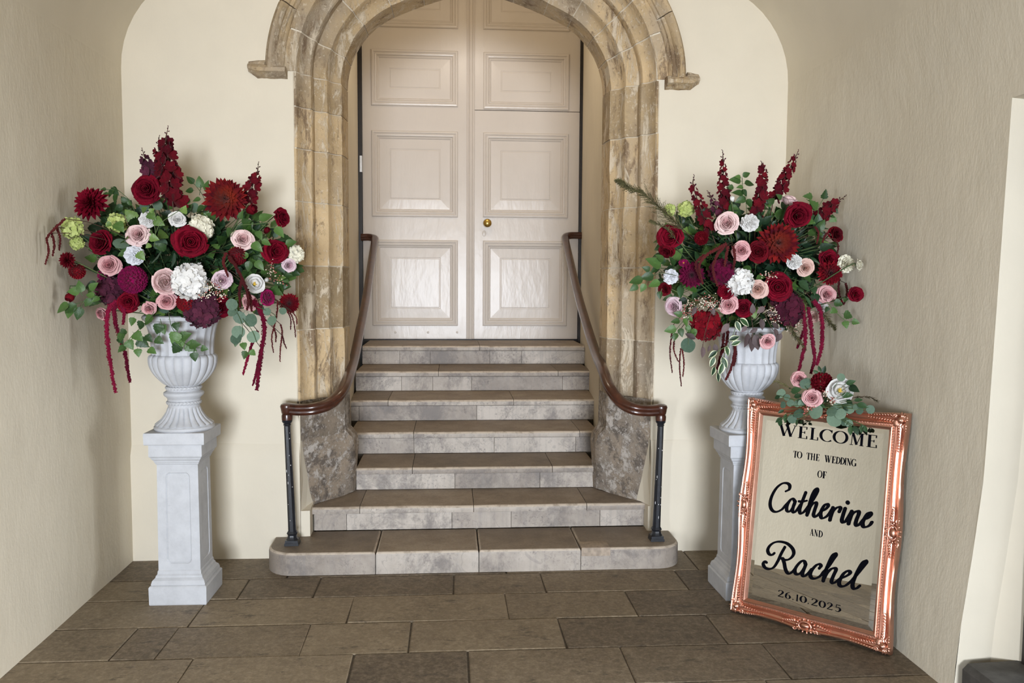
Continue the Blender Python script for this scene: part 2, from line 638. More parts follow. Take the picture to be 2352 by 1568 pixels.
VA = vault()
mb = MB()
mb.grid([[(x, y, z) for x, z in VA] for y in lin(0.02, YF, 16)])
mb.grid([[(x * 1.12, y, z + .25) for x, z in VA] for y in lin(0.02, YF, 2)])
structure('ceiling', mb, M['cream'], True)

# back wall with the doorway's opening
R1A, TH1, R2A = .52, math.radians(65), 2.5
HALF, ZSA = .825, 2.83


def arch_path(u, n1=10, n2=7):
    """right half of the arch at outward offset u: list of (x, z, nx, nz) from springing to crown, x from the centre line"""
    out = []
    c1 = HALF - R1A
    c2x, c2z = c1 - (R2A - R1A) * math.cos(TH1), ZSA - (R2A - R1A) * math.sin(TH1)
    for i in range(n1 + 1):
        a = TH1 * i / n1
        out.append((c1 + (R1A + u) * math.cos(a), ZSA + (R1A + u) * math.sin(a), math.cos(a), math.sin(a)))
    a1 = math.acos(min(1, -c2x / (R2A + u)))
    for i in range(1, n2 + 1):
        a = TH1 + (a1 - TH1) * i / n2
        out.append((c2x + (R2A + u) * math.cos(a), c2z + (R2A + u) * math.sin(a), math.cos(a), math.sin(a)))
    return out


def back_wall():
    mb = MB()
    top, U = 4.5, .224
    hole = [(p[0], p[1]) for p in arch_path(U)]          # springing -> crown
    hw = hole[0][0]
    for sgn in (-1, 1):
        X = lambda x: ARCX + sgn * x
        edge = (XL - .15 if sgn < 0 else XR + .2)
        for y in (0, .47):
            xs = lin(edge, X(hw), 5)
            zs = lin(0, ZSA, 12)
            mb.grid([[(x, y, z) for x in xs] for z in zs])
            mb.grid([[(x, y, z) for x in xs] for z in (ZSA, top)])
            mb.grid([[(X(x), y, z) for x, z in hole], [(X(x), y, top) for x, z in hole]])
        lim = -.945 if sgn < 0 else 1.088
        mb.grid([[(X(hw), -.022, 0), (lim, -.018, 0)], [(X(hw), -.022, .282), (lim, -.018, .282)]])
        mb.grid([[(lim, -.018, 0), (lim, .40, 0)], [(lim, -.018, .282), (lim, .40, .282)]])
        mb.grid([[(X(hw), -.022, .282), (lim, -.018, .282)], [(X(hw), .4, .282), (lim, .4, .282)]])
        ret = [(.282, 1.010, .118), (.45, 1.036, .085), (.60, 1.052, .045), (.70, 1.056, .022), (.95, 1.060, .002)]
        mb.grid([[(X(hw), -.022 if z < .6 else 0, z), (X((hw + x) / 2), (y - .02) / 2, z), (X(x - .012), y + .012, z)] for z, x, y in ret])
        mb.grid([[(X(hw), -.022, .280), (lim, -.018, .280)], [(X(hw), .05, .300), (lim, .14, .300)]])
        mb.grid([[(X(hw), y, z) for y in (0, .47)] for z in lin(.28, ZSA, 4)])
        mb.grid([[(X(x), y, z) for y in (0, .47)] for x, z in hole])
    return structure('wall_back', mb, M['cream'])


back_wall()
for k, (x0, x1) in enumerate(((XL - .1, -1.0), (1.10, XR + .1))):
    mb = MB()
    prof = [(-.022, -.02), (-.024, .30), (-.028, .595), (-.026, .622), (-.001, .684), (.02, .69), (.02, -.02)]
    n = 10
    mb.grid([[(x, y + .003 * math.sin(x * 7 + z * 5), z) for y, z in prof] for x in lin(x0, x1, n)])
    mb.add([(x0, y, z) for y, z in prof], [tuple(range(7))])
    mb.add([(x1, y, z) for y, z in prof], [tuple(range(7))])
    structure('trim_%d' % (k + 1), mb, M['cream'], True)

# left wall: plain plaster to y = -5.6, then a doorway to the courtyard
mb = MB()


def lw(y, z):
    return (XL - .012 * noise.noise(V((y * 1.3, z * 1.1, 3))) * smooth01(-y * 2) * smooth01((ZS - z) * 4), y, z)


quadgrid(lambda y, z: lw(y, z), lin(0.02, -5.6, 24), lin(0, ZS, 18), mb)
quadgrid(lambda y, z: (XL, y, z), lin(-5.6, -7.3, 2), lin(2.45, ZS, 1), mb)
quadgrid(lambda y, z: (XL, y, z), lin(-7.3, YF, 2), lin(0, ZS, 2), mb)
for y in (-5.6, -7.3):
    mb.grid([[(XL, y, z), (XL - .55, y, z)] for z in (0, 2.45)])
mb.grid([[(XL, y, 2.45), (XL - .55, y, 2.45)] for y in (-5.6, -7.3)])
quadgrid(lambda y, z: (XL - .55, y, z), lin(0.02, -5.6, 1), lin(0, 3.2, 1), mb)
quadgrid(lambda y, z: (XL - .55, y, z), lin(-7.3, YF, 1), lin(0, 3.2, 1), mb)
quadgrid(lambda y, z: (XL - .55, y, z), lin(-5.6, -7.3, 1), lin(2.45, 3.2, 1), mb)
structure('wall_left', mb, M['cream_rough'], True)

# right wall: doorway with deep reveal
ZL = 2.335


def ye(z):
    return -1.862 - .093 * min(z, ZL) / ZL


mb = MB()
quadgrid(lambda s_, z: (xr(s_ * ye(z), z) - .01 * noise.noise(V((s_ * 3, z * 1.2, 8))) * smooth01(s_ * 4) * smooth01((1 - s_) * 6) * smooth01((ZL - z) * 4), s_ * ye(z), z), lin(-.01, 1, 18), lin(0, ZL, 18), mb)
quadgrid(lambda s_, z: (xr(s_ * ye(z), z) + (XR - xr(s_ * ye(z), z)) * smooth01((z - ZL - .05) / (ZS - ZL - .05)), s_ * ye(z), z), lin(-.01, 1, 18), lin(ZL, ZS, 5), mb)
quadgrid(lambda y, z: (xr(y, ZL) + (XR - xr(y, ZL)) * smooth01((z - ZL - .05) / (ZS - ZL - .05)), y, z), lin(ye(ZL), -3.15, 3), lin(ZL, ZS, 5), mb)
quadgrid(lambda y, z: (xr(y, z) + (XR - xr(y, z)) * smooth01((z - ZL - .05) / (ZS - ZL - .05)), y, z), lin(-3.15, YF, 3), lin(0, ZL, 5) + lin(ZL, ZS, 5)[1:], mb)
structure('wall_right', mb, M['cream_rough'], True)
# reveal of that doorway: pale jamb, splayed inner face, sloping soffit, dark frame and sill
mb = MB()
zz = lin(0, ZL, 8)
mb.grid([[(xr(ye(z), z), ye(z), z), (xr(ye(z), z) + .15, ye(z) + .012, z), (xr(ye(z), z) + .26, ye(z) - .06, z), (2.62, ye(z) - .07, z)] for z in zz])
mb.grid([[(xr(y, ZL), y, ZL), (xr(y, ZL) + .26, y, ZL - .02), (2.62, y, ZL - .03)] for y in (ye(ZL), -3.15)])
mb.grid([[(XR + .06, -3.15, z), (2.62, -3.15, z)] for z in (0, ZL)])
mb.grid([[(2.62, y, z) for y in (.1, ye(0) - .05)] for z in (0, 3.2)])
mb.grid([[(2.62, y, z) for y in (-3.15, YF)] for z in (0, 3.2)])
mb.grid([[(2.62, y, z) for y in (ye(0) - .05, -3.15)] for z in (ZL - .03, 3.2)])
structure('trim_3', mb, M['cream'])
d = thing('doorway_frame', 'dark timber door frame inside the deep white reveal of the right wall', 'door frame', (2.18, -2.5, .1))
d['kind'] = 'structure'
for y0, y1 in ((-1.93, -2.03), (-3.07, -3.15)):
    part('jamb_post', MB().box((2.128, y1, .02), (2.25, y0, 2.28)), M['black_wood'], d, False)
part('head_beam', MB().box((2.172, -3.15, 2.24), (2.25, -1.945, 2.33)), M['black_wood'], d, False)
d = thing('doorway_sill', 'dark stone sill in the doorway of the right wall', 'sill', (2.2, -2.5, 0))
d['kind'] = 'structure'
for k, (y0, y1) in enumerate(((-1.905, -2.28), (-2.29, -2.72), (-2.73, -3.14))):
    mb = MB()
    poly = [(1.905, -.02), (1.903, .128), (1.925, .150), (2.165, .158), (2.165, -.02)]
    mb.add([(x, y0, z) for x, z in poly] + [(x, y1, z) for x, z in poly], [(4, 3, 2, 1, 0), (5, 6, 7, 8, 9)] + [(i, (i + 1) % 5, 5 + (i + 1) % 5, 5 + i) for i in range(5)])
    part('sill_stone', mb, M['dark_flag'], d, False)

# front wall with a wide archway behind the camera
mb = MB()
for x0, x1, z0, z1 in ((XL - .1, -1.55, 0, 4.2), (1.55, XR + .2, 0, 4.2), (-1.55, 1.55, 2.75, 4.2)):
    for y in (YF, YF - .4):
        quadgrid(lambda x, z: (x, y, z), lin(x0, x1, 3), lin(z0, z1, 3), mb)
for x in (-1.55, 1.55):
    mb.grid([[(x, YF, z), (x, YF - .4, z)] for z in (0, 2.75)])
mb.grid([[(x, YF, 2.75), (x, YF - .4, 2.75)] for x in (-1.55, 1.55)])
structure('wall_front', mb, M['cream'])

# passage behind the stone arch
for sgn, nm, x0, x1 in ((-1, 'wall_passage_left', -.80, -.987), (1, 'wall_passage_right', .902, 1.152)):
    mb = MB()
    mb.grid([[(x0 + (x1 - x0) * t, .46 + (3.2 - .46) * t, z) for t in lin(0, 1, 6)] for z in lin(0, 4.7, 8)])
    mb.grid([[(x0, .46, z), (x0 + sgn * .35, .46, z)] for z in (0, 4.7)])
    structure(nm, mb, M['cream'])
mb = MB()
mb.grid([[(-1.2, .3, 4.65), (1.4, .3, 4.65)], [(-1.2, 3.3, 4.65), (1.4, 3.3, 4.65)]])
structure('ceiling_passage', mb, M['cream'])
mb = MB()
mb.grid([[(-1.3, 3.25, 0), (1.5, 3.25, 0)], [(-1.3, 3.25, 4.7), (1.5, 3.25, 4.7)]])
mb.grid([[(-1.0, .48, 4.75), (1.1, .48, 4.75)], [(-1.0, .48, 3.7), (1.1, .48, 3.7)]])
structure('wall_passage_end', mb, M['black_wood'])

# ground outside
mb = MB()
mb.grid([[(-30, -40, -.06), (30, -40, -.06)], [(-30, 8, -.06), (30, 8, -.06)]])
structure('ground', mb, M['grout'])

# ------------------------------------------------------------------ flagstone floor
floor = thing('floor', 'worn brown flagstone floor of the porch', 'floor')
del floor['category']
floor['kind'] = 'structure'
part('joint_bed', MB().box((XL - .1, YF - .5, -.05), (2.0, .1, -.006)), M['grout'], floor, False)


def slab(x0, x1, y0, y1, zt, tk=.05, g=.0026, bev=.005):
    """a flagstone with softened arrises, slightly out of square"""
    j = lambda s_: random.uniform(-s_, s_)
    c = [(x0 + g + j(.003), y0 + g + j(.003)), (x1 - g + j(.003), y0 + g + j(.003)), (x1 - g + j(.003), y1 - g + j(.003)), (x0 + g + j(.003), y1 - g + j(.003))]
    cx_, cy_ = (x0 + x1) / 2, (y0 + y1) / 2
    mb = MB()
    inn = [(x + (bev if x < cx_ else -bev), y + (bev if y < cy_ else -bev)) for x, y in c]
    tz = [zt + j(.0015) for _ in range(4)]
    vs = [(x, y, zt - tk) for x, y in c] + [(x, y, zt - bev * .7) for x, y in c] + [(x, y, z) for (x, y), z in zip(inn, tz)]
    fs = [(3, 2, 1, 0), (8, 9, 10, 11)] + [(i, (i + 1) % 4, 4 + (i + 1) % 4, 4 + i) for i in range(4)] + [(4 + i, 4 + (i + 1) % 4, 8 + (i + 1) % 4, 8 + i) for i in range(4)]
    return mb.add(vs, fs)


rows = [(0.06, -.362, [-1.53, -1.02, .2, 1.31]),
        (-.362, -.66, [-1.219, -.829, -.097, .392, 1.165]),
        (-.66, -1.0, [-1.363, -.616, .171, .812]),
        (-1.0, -1.341, [-1.59, -1.40, -.78, -.302, .41, 1.15]),
        (-1.341, -1.687, [-1.23, -.538, -.038, .648, 1.305])]
y = -1.687
k = 0
while y > YF - .3:
    h = random.choice((.33, .36, .31, .38))
    xs, x = [], XL + random.uniform(.35, .7)
    while x < 1.6:
        xs.append(x)
        x += random.uniform(.5, .85)
    rows.append((y, y - h, xs))
    y -= h
for y1, y0, xs in rows:
    ed = [XL - .04] + xs + [1.94]
    for a, b_ in zip(ed[:-1], ed[1:]):
        yt = lambda x: .006 * x
        part('flagstone', slab(a, b_, y0, y1, 0), M['flag'], floor, False)

# ------------------------------------------------------------------ staircase
stairs = thing('staircase', 'worn stone staircase of seven steps climbing to the white double door', 'staircase', (ARCX, .3, 0))


def nosed(x0, x1, yf, yb, zb, zt, r=.022, mi=0):
    """slab running along x with a rounded front arris"""
    g = .0018
    pr = [(yb, zb), (yb, zt)]
    pr += [(yf + r - r * math.sin(a), zt - r + r * math.cos(a)) for a in lin(0, PI / 2, 4)]
    pr += [(yf + .004, zb)]
    n = max(2, int((x1 - x0) / .12))
    mb = MB()
    rows = []
    for i, x in enumerate(lin(x0 + g, x1 - g, n)):
        e = .0028 * noise.noise(V((x * 6, yf * 9, zt * 5)))
        rows.append([(x, y + (e if y < yb - .02 else 0), z + (e * .8 if z > zb + .01 and y < yb - .02 else 0)) for y, z in pr])
    mb.grid(rows, closed=True)
    mb.add(rows[0], [tuple(range(len(pr)))])
    mb.add(rows[-1], [tuple(range(len(pr)))])
    return mb


SY = [-.333, .085, .473, .898, 1.357, 1.865, 2.415]           # riser faces
SZ = [.128, .278, .428, .5845, .7445, .908, 1.072]            # tread tops
treads = {2: ((715, 1482), [826, 1088, 1348]), 3: ((818, 1370), [947, 1269]), 4: ((803, 1374), [950, 1332]), 5: ((800, 1376), [891, 1180]),
          6: ((817, 1360), [1007, 1282]), 7: ((832, 1343), [1102])}
risers = {2: ((721, 1479), [796, 1038, 1174, 1378]), 3: ((818, 1370), [1045, 1240]), 4: ((804, 1374), [951, 1135, 1322]), 5: ((801, 1375), [825, 1095]),
          6: ((817, 1360), [922, 994, 1083, 1292]), 7: ((832, 1343), [918, 988, 1125, 1198])}
py_nose = {2: 1160, 3: 1072, 4: 991, 5: 918, 6: 852, 7: 795}
for k in range(2, 8):
    yf, zt, zb = SY[k - 1], SZ[k - 1], SZ[k - 2]
    yb = SY[k] + .03 if k < 7 else DOOR_Y + .04
    (a, b_), js = treads[k]
    xs = [at_y(p, py_nose[k], yf - .022).x for p in [a] + js + [b_]]
    for x0, x1 in zip(xs[:-1], xs[1:]):
        part('tread_stone', nosed(x0, x1, yf - .022, yb, zt - .042, zt), M['step'], stairs)
    (a, b_), js = risers[k]
    xs = [at_y(p, py_nose[k] + 30, yf).x for p in [a] + js + [b_]]
    for x0, x1 in zip(xs[:-1], xs[1:]):
        part('riser_stone', MB().box((x0 + .0015, yf + random.uniform(-.002, .002), zb + .003), (x1 - .0015, yf + .12, zt - .047)), M['step'], stairs, False)
    part('step_core', MB().box((xs[0] + .01, yf + .02, 0), (xs[-1] - .01, yb - .01, zt - .043)), M['grout'], stairs, False)


def block(poly, z0, z1, r=.020):
    """plan polygon raised to z1 with a rounded top arris"""
    n = len(poly)
    cx_ = sum(p[0] for p in poly) / n
    cy_ = sum(p[1] for p in poly) / n
    mb = MB()
    rows = [[(x, y, z0) for x, y in poly], [(x, y, z1 - r) for x, y in poly]]
    for a in (.4, .8, PI / 2 * .75, PI / 2):
        ins, up = r * (1 - math.cos(a)), r * math.sin(a)
        row = []
        for i, (x, y) in enumerate(poly):
            p0, p1 = V(poly[i - 1]), V(poly[(i + 1) % n])
            t = (p1 - p0).normalized()
            nrm = V((-t.y, t.x))
            if nrm.dot(V((cx_ - x, cy_ - y))) < 0:
                nrm = -nrm
            row.append((x + nrm.x * ins, y + nrm.y * ins, z1 - r + up))
        rows.append(row)
    mb.grid(rows, closed=True)
    mb.add(rows[-1], [tuple(range(n))])
    mb.add(rows[0], [tuple(range(n))[::-1]])
    return mb


# bottom step: one block per stone, rounded outer ends
ya, yw = SY[0], .09
xj = [at_z(p, 1262, SZ[0]).x for p in (864, 1100, 1336)]
endL, endR = -1.152, 1.226


def end_arc(xe, sgn, r=.17):
    return [(xe + sgn * r * (1 - math.sin(a)), ya + r * (1 - math.cos(a))) for a in lin(0, PI / 2, 7)]


L_ = end_arc(endL, 1)
part('step_stone', block([(xj[0] - .002, ya)] + L_ + [(endL, -.004), (-.95, -.002), (-.95, yw), (xj[0] - .002, yw)], 0, SZ[0]), M['step'], stairs)
for a, b_ in ((xj[0], xj[1]), (xj[1], xj[2])):
    part('step_stone', block([(a + .002, ya), (b_ - .002, ya), (b_ - .002, yw), (a + .002, yw)], 0, SZ[0]), M['step'], stairs)
xp = at_z(1408, 1268, SZ[0]).x
part('step_stone', block([(xj[2] + .002, ya + .004)] + end_arc(endR, -1, .15) + [(endR, -.004), (1.092, -.002), (1.092, yw), (xj[2] + .002, yw)], 0, SZ[0]), M['step'], stairs)
part('patch_stone', block([(xj[2] + .004, ya - .003), (xp, ya - .003), (xp, ya + .12), (xj[2] + .004, ya + .12)], SZ[0] - .045, SZ[0] + .004, .008), M['patch'], stairs,
     label='small inset repair stone at the edge of the bottom step')

# ------------------------------------------------------------------ moulded stone archway
arch = thing('stone_archway', 'moulded medieval stone archway framing the steps and the white door', 'archway', (ARCX, 0, .28))
PROF = [(-.014, .47), (-.007, .37), (0, .274), (.028, .258), (.048, .240), (.062, .216), (.068, .184), (.074, .172), (.092, .166), (.112, .160),
        (.132, .150), (.1445, .140), (.1475, .112), (.149, .088), (.155, .079), (.170, .076), (.190, .060), (.206, .036), (.215, .012), (.224, -.006), (.236, -.008), (.236, .06)]
PROFW = PROF[:-2] + [(.236, -.010), (.262, -.012), (.292, -.010), (.292, .06)]
INN = [(u + .004, y + .006) for u, y in PROF]


def stone(path, prof, sgn, rnd=.004):
    """piece of moulding: path of (x, z, nx, nz) from the centre line, mirrored by sgn"""
    du, dy = random.uniform(-rnd, rnd), random.uniform(-rnd, rnd)
    rows = []
    for x, z, nx, nz_ in path:
        row = []
        for u, y in prof:
            e = .0045 * noise.noise(V((x * 9 + u * 20, z * 9, y * 20 + sgn)))
            uu = u + (du + e if y < .4 else 0)
            row.append((ARCX + sgn * (x + nx * uu), y + (dy + e if y < .4 else 0), z + nz_ * uu))
        rows.append(row)
    mb = MB().grid(rows)
    for r_ in (rows[0], rows[-1]):
        mb.add(r_, [tuple(range(len(prof)))])
    return mb


def jamb_path(z0, z1):
    n = max(1, int((z1 - z0) / .07))
    return [(HALF, z, 1, 0) for z in lin(z0, z1, n)]


G = .0035
course_px = {-1: [907, 755, 611, 467, 349, 256], 1: [911, 781, 615, 476, 314, 203]}
for sgn in (-1, 1):
    px = 740 if sgn < 0 else 1445
    zs_ = [.93] + [at_y(px, p, .14).z for p in course_px[sgn]] + [ZSA]
    zs_ = sorted(set(z for z in zs_ if .92 <= z <= ZSA))
    zs_ = [z for i, z in enumerate(zs_) if i == 0 or i == len(zs_) - 1 or (z - zs_[i - 1] > .05 and ZSA - z > .05)]
    for z0, z1 in zip(zs_[:-1], zs_[1:]):
        part('jamb_stone', stone(jamb_path(z0 + G, z1 - G), PROF, sgn), M['jamb_stone'], arch)
    part('mortar_bed', stone(jamb_path(.93, ZSA), INN, sgn, 0), M['mortar'], arch)
    ap = arch_path(0, 26, 16)
    part('mortar_bed', stone(ap, INN, sgn, 0), M['mortar'], arch)
    cuts = [0, 7, 17, 26, 32, 37, 42] if sgn < 0 else [0, 8, 15, 23, 29, 35, 42]
    for a, b_ in zip(cuts[:-1], cuts[1:]):
        seg = ap[a:b_ + 1]

        def nudge(p, q, d_):
            t = d_ / math.hypot(q[0] - p[0], q[1] - p[1])
            return tuple(p[i] + (q[i] - p[i]) * t for i in range(4))
        seg = [nudge(seg[0], seg[1], G)] + seg[1:-1] + [nudge(seg[-1], seg[-2], G)]
        part('arch_stone', stone(seg, PROFW, sgn), M['jamb_stone'], arch)
    # hood mould over the arch
    HOOD = [(.286, .03), (.288, -.012), (.297, -.026), (.304, -.030), (.309, -.044), (.324, -.052), (.330, -.070), (.348, -.086), (.366, -.082), (.378, -.058), (.390, -.034), (.393, .03)]
    cuts = [0, 10, 20, 29, 36, 42]
    for a, b_ in zip(cuts[:-1], cuts[1:]):
        seg = ap[a:b_ + 1]
        seg = [nudge(seg[0], seg[1], .002)] + seg[1:-1] + [nudge(seg[-1], seg[-2], .002)]
        part('hood_mould', stone(seg, HOOD, sgn, .002), M['jamb_stone'], arch)
    # label stop: the hood turned outwards and broken off
    mb = MB()
    rows = []
    stopw = .10 if sgn < 0 else .085
    for i, t in enumerate(lin(-.115, stopw, 9)):
        x = HALF + .385 + t
        sc_ = 1.0 - .42 * smooth01((t - stopw + .05) / .05)
        row = []
        for u, y in HOOD:
            zz_ = ZSA + .035 - (u - .286) * .98 * sc_ + (.028 if sgn < 0 else .016) - .02 * (1 - sc_)
            if t < 0:
                zz_ = min(zz_, ZSA + .012)
            e = .008 * noise.noise(V((x * 18, zz_ * 22, y * 25)))
            row.append((ARCX + sgn * x, y * (1.0 if t < 0 else sc_) + e * (1 if y < 0 else 0), zz_ + e))
        rows.append(row)
    mb.grid(rows)
    mb.add(rows[0], [tuple(range(12))])
    mb.add(rows[-1], [tuple(range(12))])
    part('label_stop', mb, M['jamb_stone'], arch)

    # worn base: splayed block and the stopped moulding above it
    def S(pl):
        return [(ARCX + sgn * x, y) for x, y in pl]

    def loft(levels, amp, name):
        rows = []
        for (z0, p0), (z1, p1) in zip(levels[:-1], levels[1:]):
            n = max(2, int((z1 - z0) / .03))
            for i in range(n if (z1, p1) is not levels[-1] and z1 != levels[-1][0] else n + 1):
                t = i / n
                row = []
                pl = [((a[0] + (b_[0] - a[0]) * t), (a[1] + (b_[1] - a[1]) * t)) for a, b_ in zip(p0, p1)]
                dense = []
                for q0, q1 in zip(pl[:-1], pl[1:]):
                    dense.append((q0, q1))
                for (q0, q1), m_ in zip(dense, (1, 3, 11, 4, 1)):
                    for j in range(m_):
                        s_ = j / m_
                        row.append((q0[0] + (q1[0] - q0[0]) * s_, q0[1] + (q1[1] - q0[1]) * s_))
                row.append(pl[-1])
                z = z0 + (z1 - z0) * t
                out = []
                for x, y in row:
                    e = amp * (noise.noise(V((x * 7, y * 7, z * 7 + sgn * 5))) + .6 * noise.noise(V((x * 19, y * 19, z * 19))))
                    k_ = 1 if y < .46 else 0
                    out.append((ARCX + sgn * (x + e * k_), y - e * k_ * .8, z + e * .4 * k_))
                rows.append(out)
        mb = MB().grid(rows)
        for r_ in (rows[0], rows[-1]):
            mb.add(r_, [tuple(range(len(r_)))])
        part(name, mb, M['base_stone'], arch)

    A_ = lambda *p: list(p)
    loft([(.695, A_((1.09, .48), (1.09, .03), (1.055, .004), (.826, .275), (.808, .46), (.808, .48))),
          (.80, A_((1.09, .48), (1.09, .02), (1.058, .000), (.828, .270), (.812, .46), (.812, .48))),
          (.932, A_((1.09, .48), (1.09, .012), (1.058, -.004), (.826, .268), (.815, .46), (.815, .48)))], .006, 'stop_stone')
    loft([(.279, A_((1.07, .48), (1.07, .16), (1.015, .105), (.790, .425), (.782, .465), (.782, .48))),
          (.45, A_((1.08, .48), (1.08, .12), (1.040, .075), (.785, .385), (.772, .465), (.772, .48))),
          (.60, A_((1.09, .48), (1.09, .07), (1.055, .035), (.775, .345), (.760, .465), (.760, .48))),
          (.655, A_((1.09, .48), (1.09, .05), (1.056, .020), (.785, .325), (.770, .465), (.770, .48))),
          (.71, A_((1.09, .48), (1.09, .04), (1.052, .016), (.826, .285), (.812, .465), (.812, .48)))], .010, 'base_stone')

# ------------------------------------------------------------------ double door
door = thing('door_1', 'tall glossy white panelled double door at the top of the steps', 'door', (.09, DOOR_Y, SZ[6]))
del door['category']
door['kind'] = 'structure'
ZB, ZT = SZ[6] + .012, 4.60
for x0, x1 in ((-.990, -.941), (1.116, 1.160)):
    part('door_jamb', MB().box((x0, DOOR_Y - .02, SZ[6] - .02), (x1, DOOR_Y + .12, ZT + .04)), M['black_wood'], door, False)
part('threshold', MB().box((-.99, DOOR_Y - .004, SZ[6] - .03), (1.16, DOOR_Y + .12, SZ[6] + .006)), M['black_wood'], door, False)


def leaf(x0, x1, panels, cutz, label):
    """door leaf: stiles and rails as one board with openings, each panel and its moulding set into it"""
    T = .045
    lf = thing('door_leaf', label, 'x', (x0, DOOR_Y, ZB))
    del lf['category']
    lf.parent = door
    lf.location = V((x0, DOOR_Y, ZB)) - base_of(door)
    y0 = DOOR_Y
    segs = [(ZB, ZT)] if cutz is None else [(ZB, cutz - .003), (cutz + .003, ZT)]
    mb = MB()
    px0, px1 = panels[0][0], panels[0][1]
    ps = sorted(panels, key=lambda p: p[2])
    for z0, z1 in segs:
        mb.box((x0, y0, z0), (px0, y0 + T, z1))
        mb.box((px1, y0, z0), (x1, y0 + T, z1))
        zc = z0
        for p in ps:
            if p[2] < z0 - .05 or p[2] > z1:
                continue
            mb.box((px0, y0, zc), (px1, y0 + T, max(zc + .001, p[2])))
            zc = p[3]
        if zc < z1:
            mb.box((px0, y0, zc), (px1, y0 + T, z1))
    part('stiles_and_rails', mb, M['door'], lf, False)
    for a, b_, z0, z1 in ps:
        z1 = min(z1, ZT - .02)
        # bolection moulding: rings of decreasing size
        prof = [(-.012, .004), (-.012, -.010), (-.004, -.019), (.008, -.021), (.016, -.012), (.020, -.010), (.026, -.016), (.036, -.014), (.042, -.004), (.046, .002), (.052, .000), (.062, .010), (.064, .016)]
        rows = []
        for s_, w_ in prof:
            rows.append([(a + s_, y0 + w_, z0 + s_), (b_ - s_, y0 + w_, z0 + s_), (b_ - s_, y0 + w_, z1 - s_), (a + s_, y0 + w_, z1 - s_)])
        part('panel_moulding', MB().grid(rows, closed=True), M['door'], lf, False)
        s1, s2, e = .062, .158, .004
        pr = []
        for s_, w_ in ((s1, .013), (s2 - .006, .0095), (s2, .0135), (s2 + .004, .0135), (s2 + .010, .0085)):
            pr.append([(a + s_, y0 + w_, z0 + s_), (b_ - s_, y0 + w_, z0 + s_), (b_ - s_, y0 + w_, z1 - s_), (a + s_, y0 + w_, z1 - s_)])
        mb = MB().grid(pr, closed=True)
        mb.add(pr[-1], [(0, 1, 2, 3)])
        mb.box((a, y0 + .025, z0), (b_, y0 + .035, z1))
        part('panel', mb, M['door'], lf, False)
    return lf


Lp = [(-.842, -.056, 1.222, 2.014), (-.842, -.056, 2.253, 3.032), (-.842, -.056, 3.284, 3.776), (-.842, -.056, 4.004, 4.56)]
Rp = [(.206, .997, 1.222, 2.014), (.206, .997, 2.257, 3.030), (.206, .997, 3.272, 3.773), (.206, .997, 4.006, 4.56)]
lfL = leaf(-.938, .046, Lp, None, 'left leaf of the white double door')
lfR = leaf(.050, 1.113, Rp, 3.250, 'right leaf with the brass knob and a joint across its middle')
# astragal beads down the meeting stiles
mb = MB()
pr = [(.036, .002), (.036, -.012), (.046, -.018), (.056, -.012), (.060, -.008), (.066, -.020), (.078, -.026), (.090, -.020), (.095, -.008), (.100, -.012), (.108, -.016), (.114, -.010), (.114, .002)]
mb.grid([[(x, DOOR_Y + y, z) for x, y in pr] for z in lin(ZB, ZT, 30)])
part('meeting_bead', mb, M['door'], lfL)
kp = at_y(1119, 513, DOOR_Y)
mb = MB().lathe([(.010, 0), (.034, .001), (.036, .006), (.016, .010), (.013, .024), (.018, .030), (.034, .040), (.040, .056), (.037, .068), (.024, .078), (.001, .081)], 24)
mb.v = [(kp.x + x, DOOR_Y - z, kp.z + y) for x, y, z in mb.v]
part('door_knob', mb, M['brass'], lfR, label='round brass door knob')
kh = at_y(1112, 536, DOOR_Y)
mb = MB().lathe([(.004, 0), (.019, 0), (.020, .004), (.012, .006), (.004, .007)], 14)
mb.v = [(kh.x + x, DOOR_Y - z, kh.z + y * 1.5) for x, y, z in mb.v]
part('keyhole_cover', mb, M['door'], lfR)
hp = at_y(830, 377, DOOR_Y)
part('hinge', MB().box((hp.x - .012, DOOR_Y - .034, hp.z - .075), (hp.x + .010, DOOR_Y + .002, hp.z + .075)), M['steel'], lfL, False, 'pale steel hinge knuckle')
for q in (908, 983, 1050):
    p_ = at_y(q, 763, DOOR_Y)
    mb = MB().ball((p_.x, DOOR_Y, p_.z), (.011, .006, .011), 10, 6)
    part('filled_bolt_head', mb, M['door'], lfL)

# ------------------------------------------------------------------ handrails
RAILP = [(0, .034), (.012, .033), (.024, .028), (.031, .018), (.032, .008), (.028, .000), (.024, -.004), (.026, -.010), (.026, -.016), (.020, -.024), (.016, -.030), (.008, -.032)]
RAILP = RAILP + [(-a, b_) for a, b_ in reversed(RAILP[1:])]


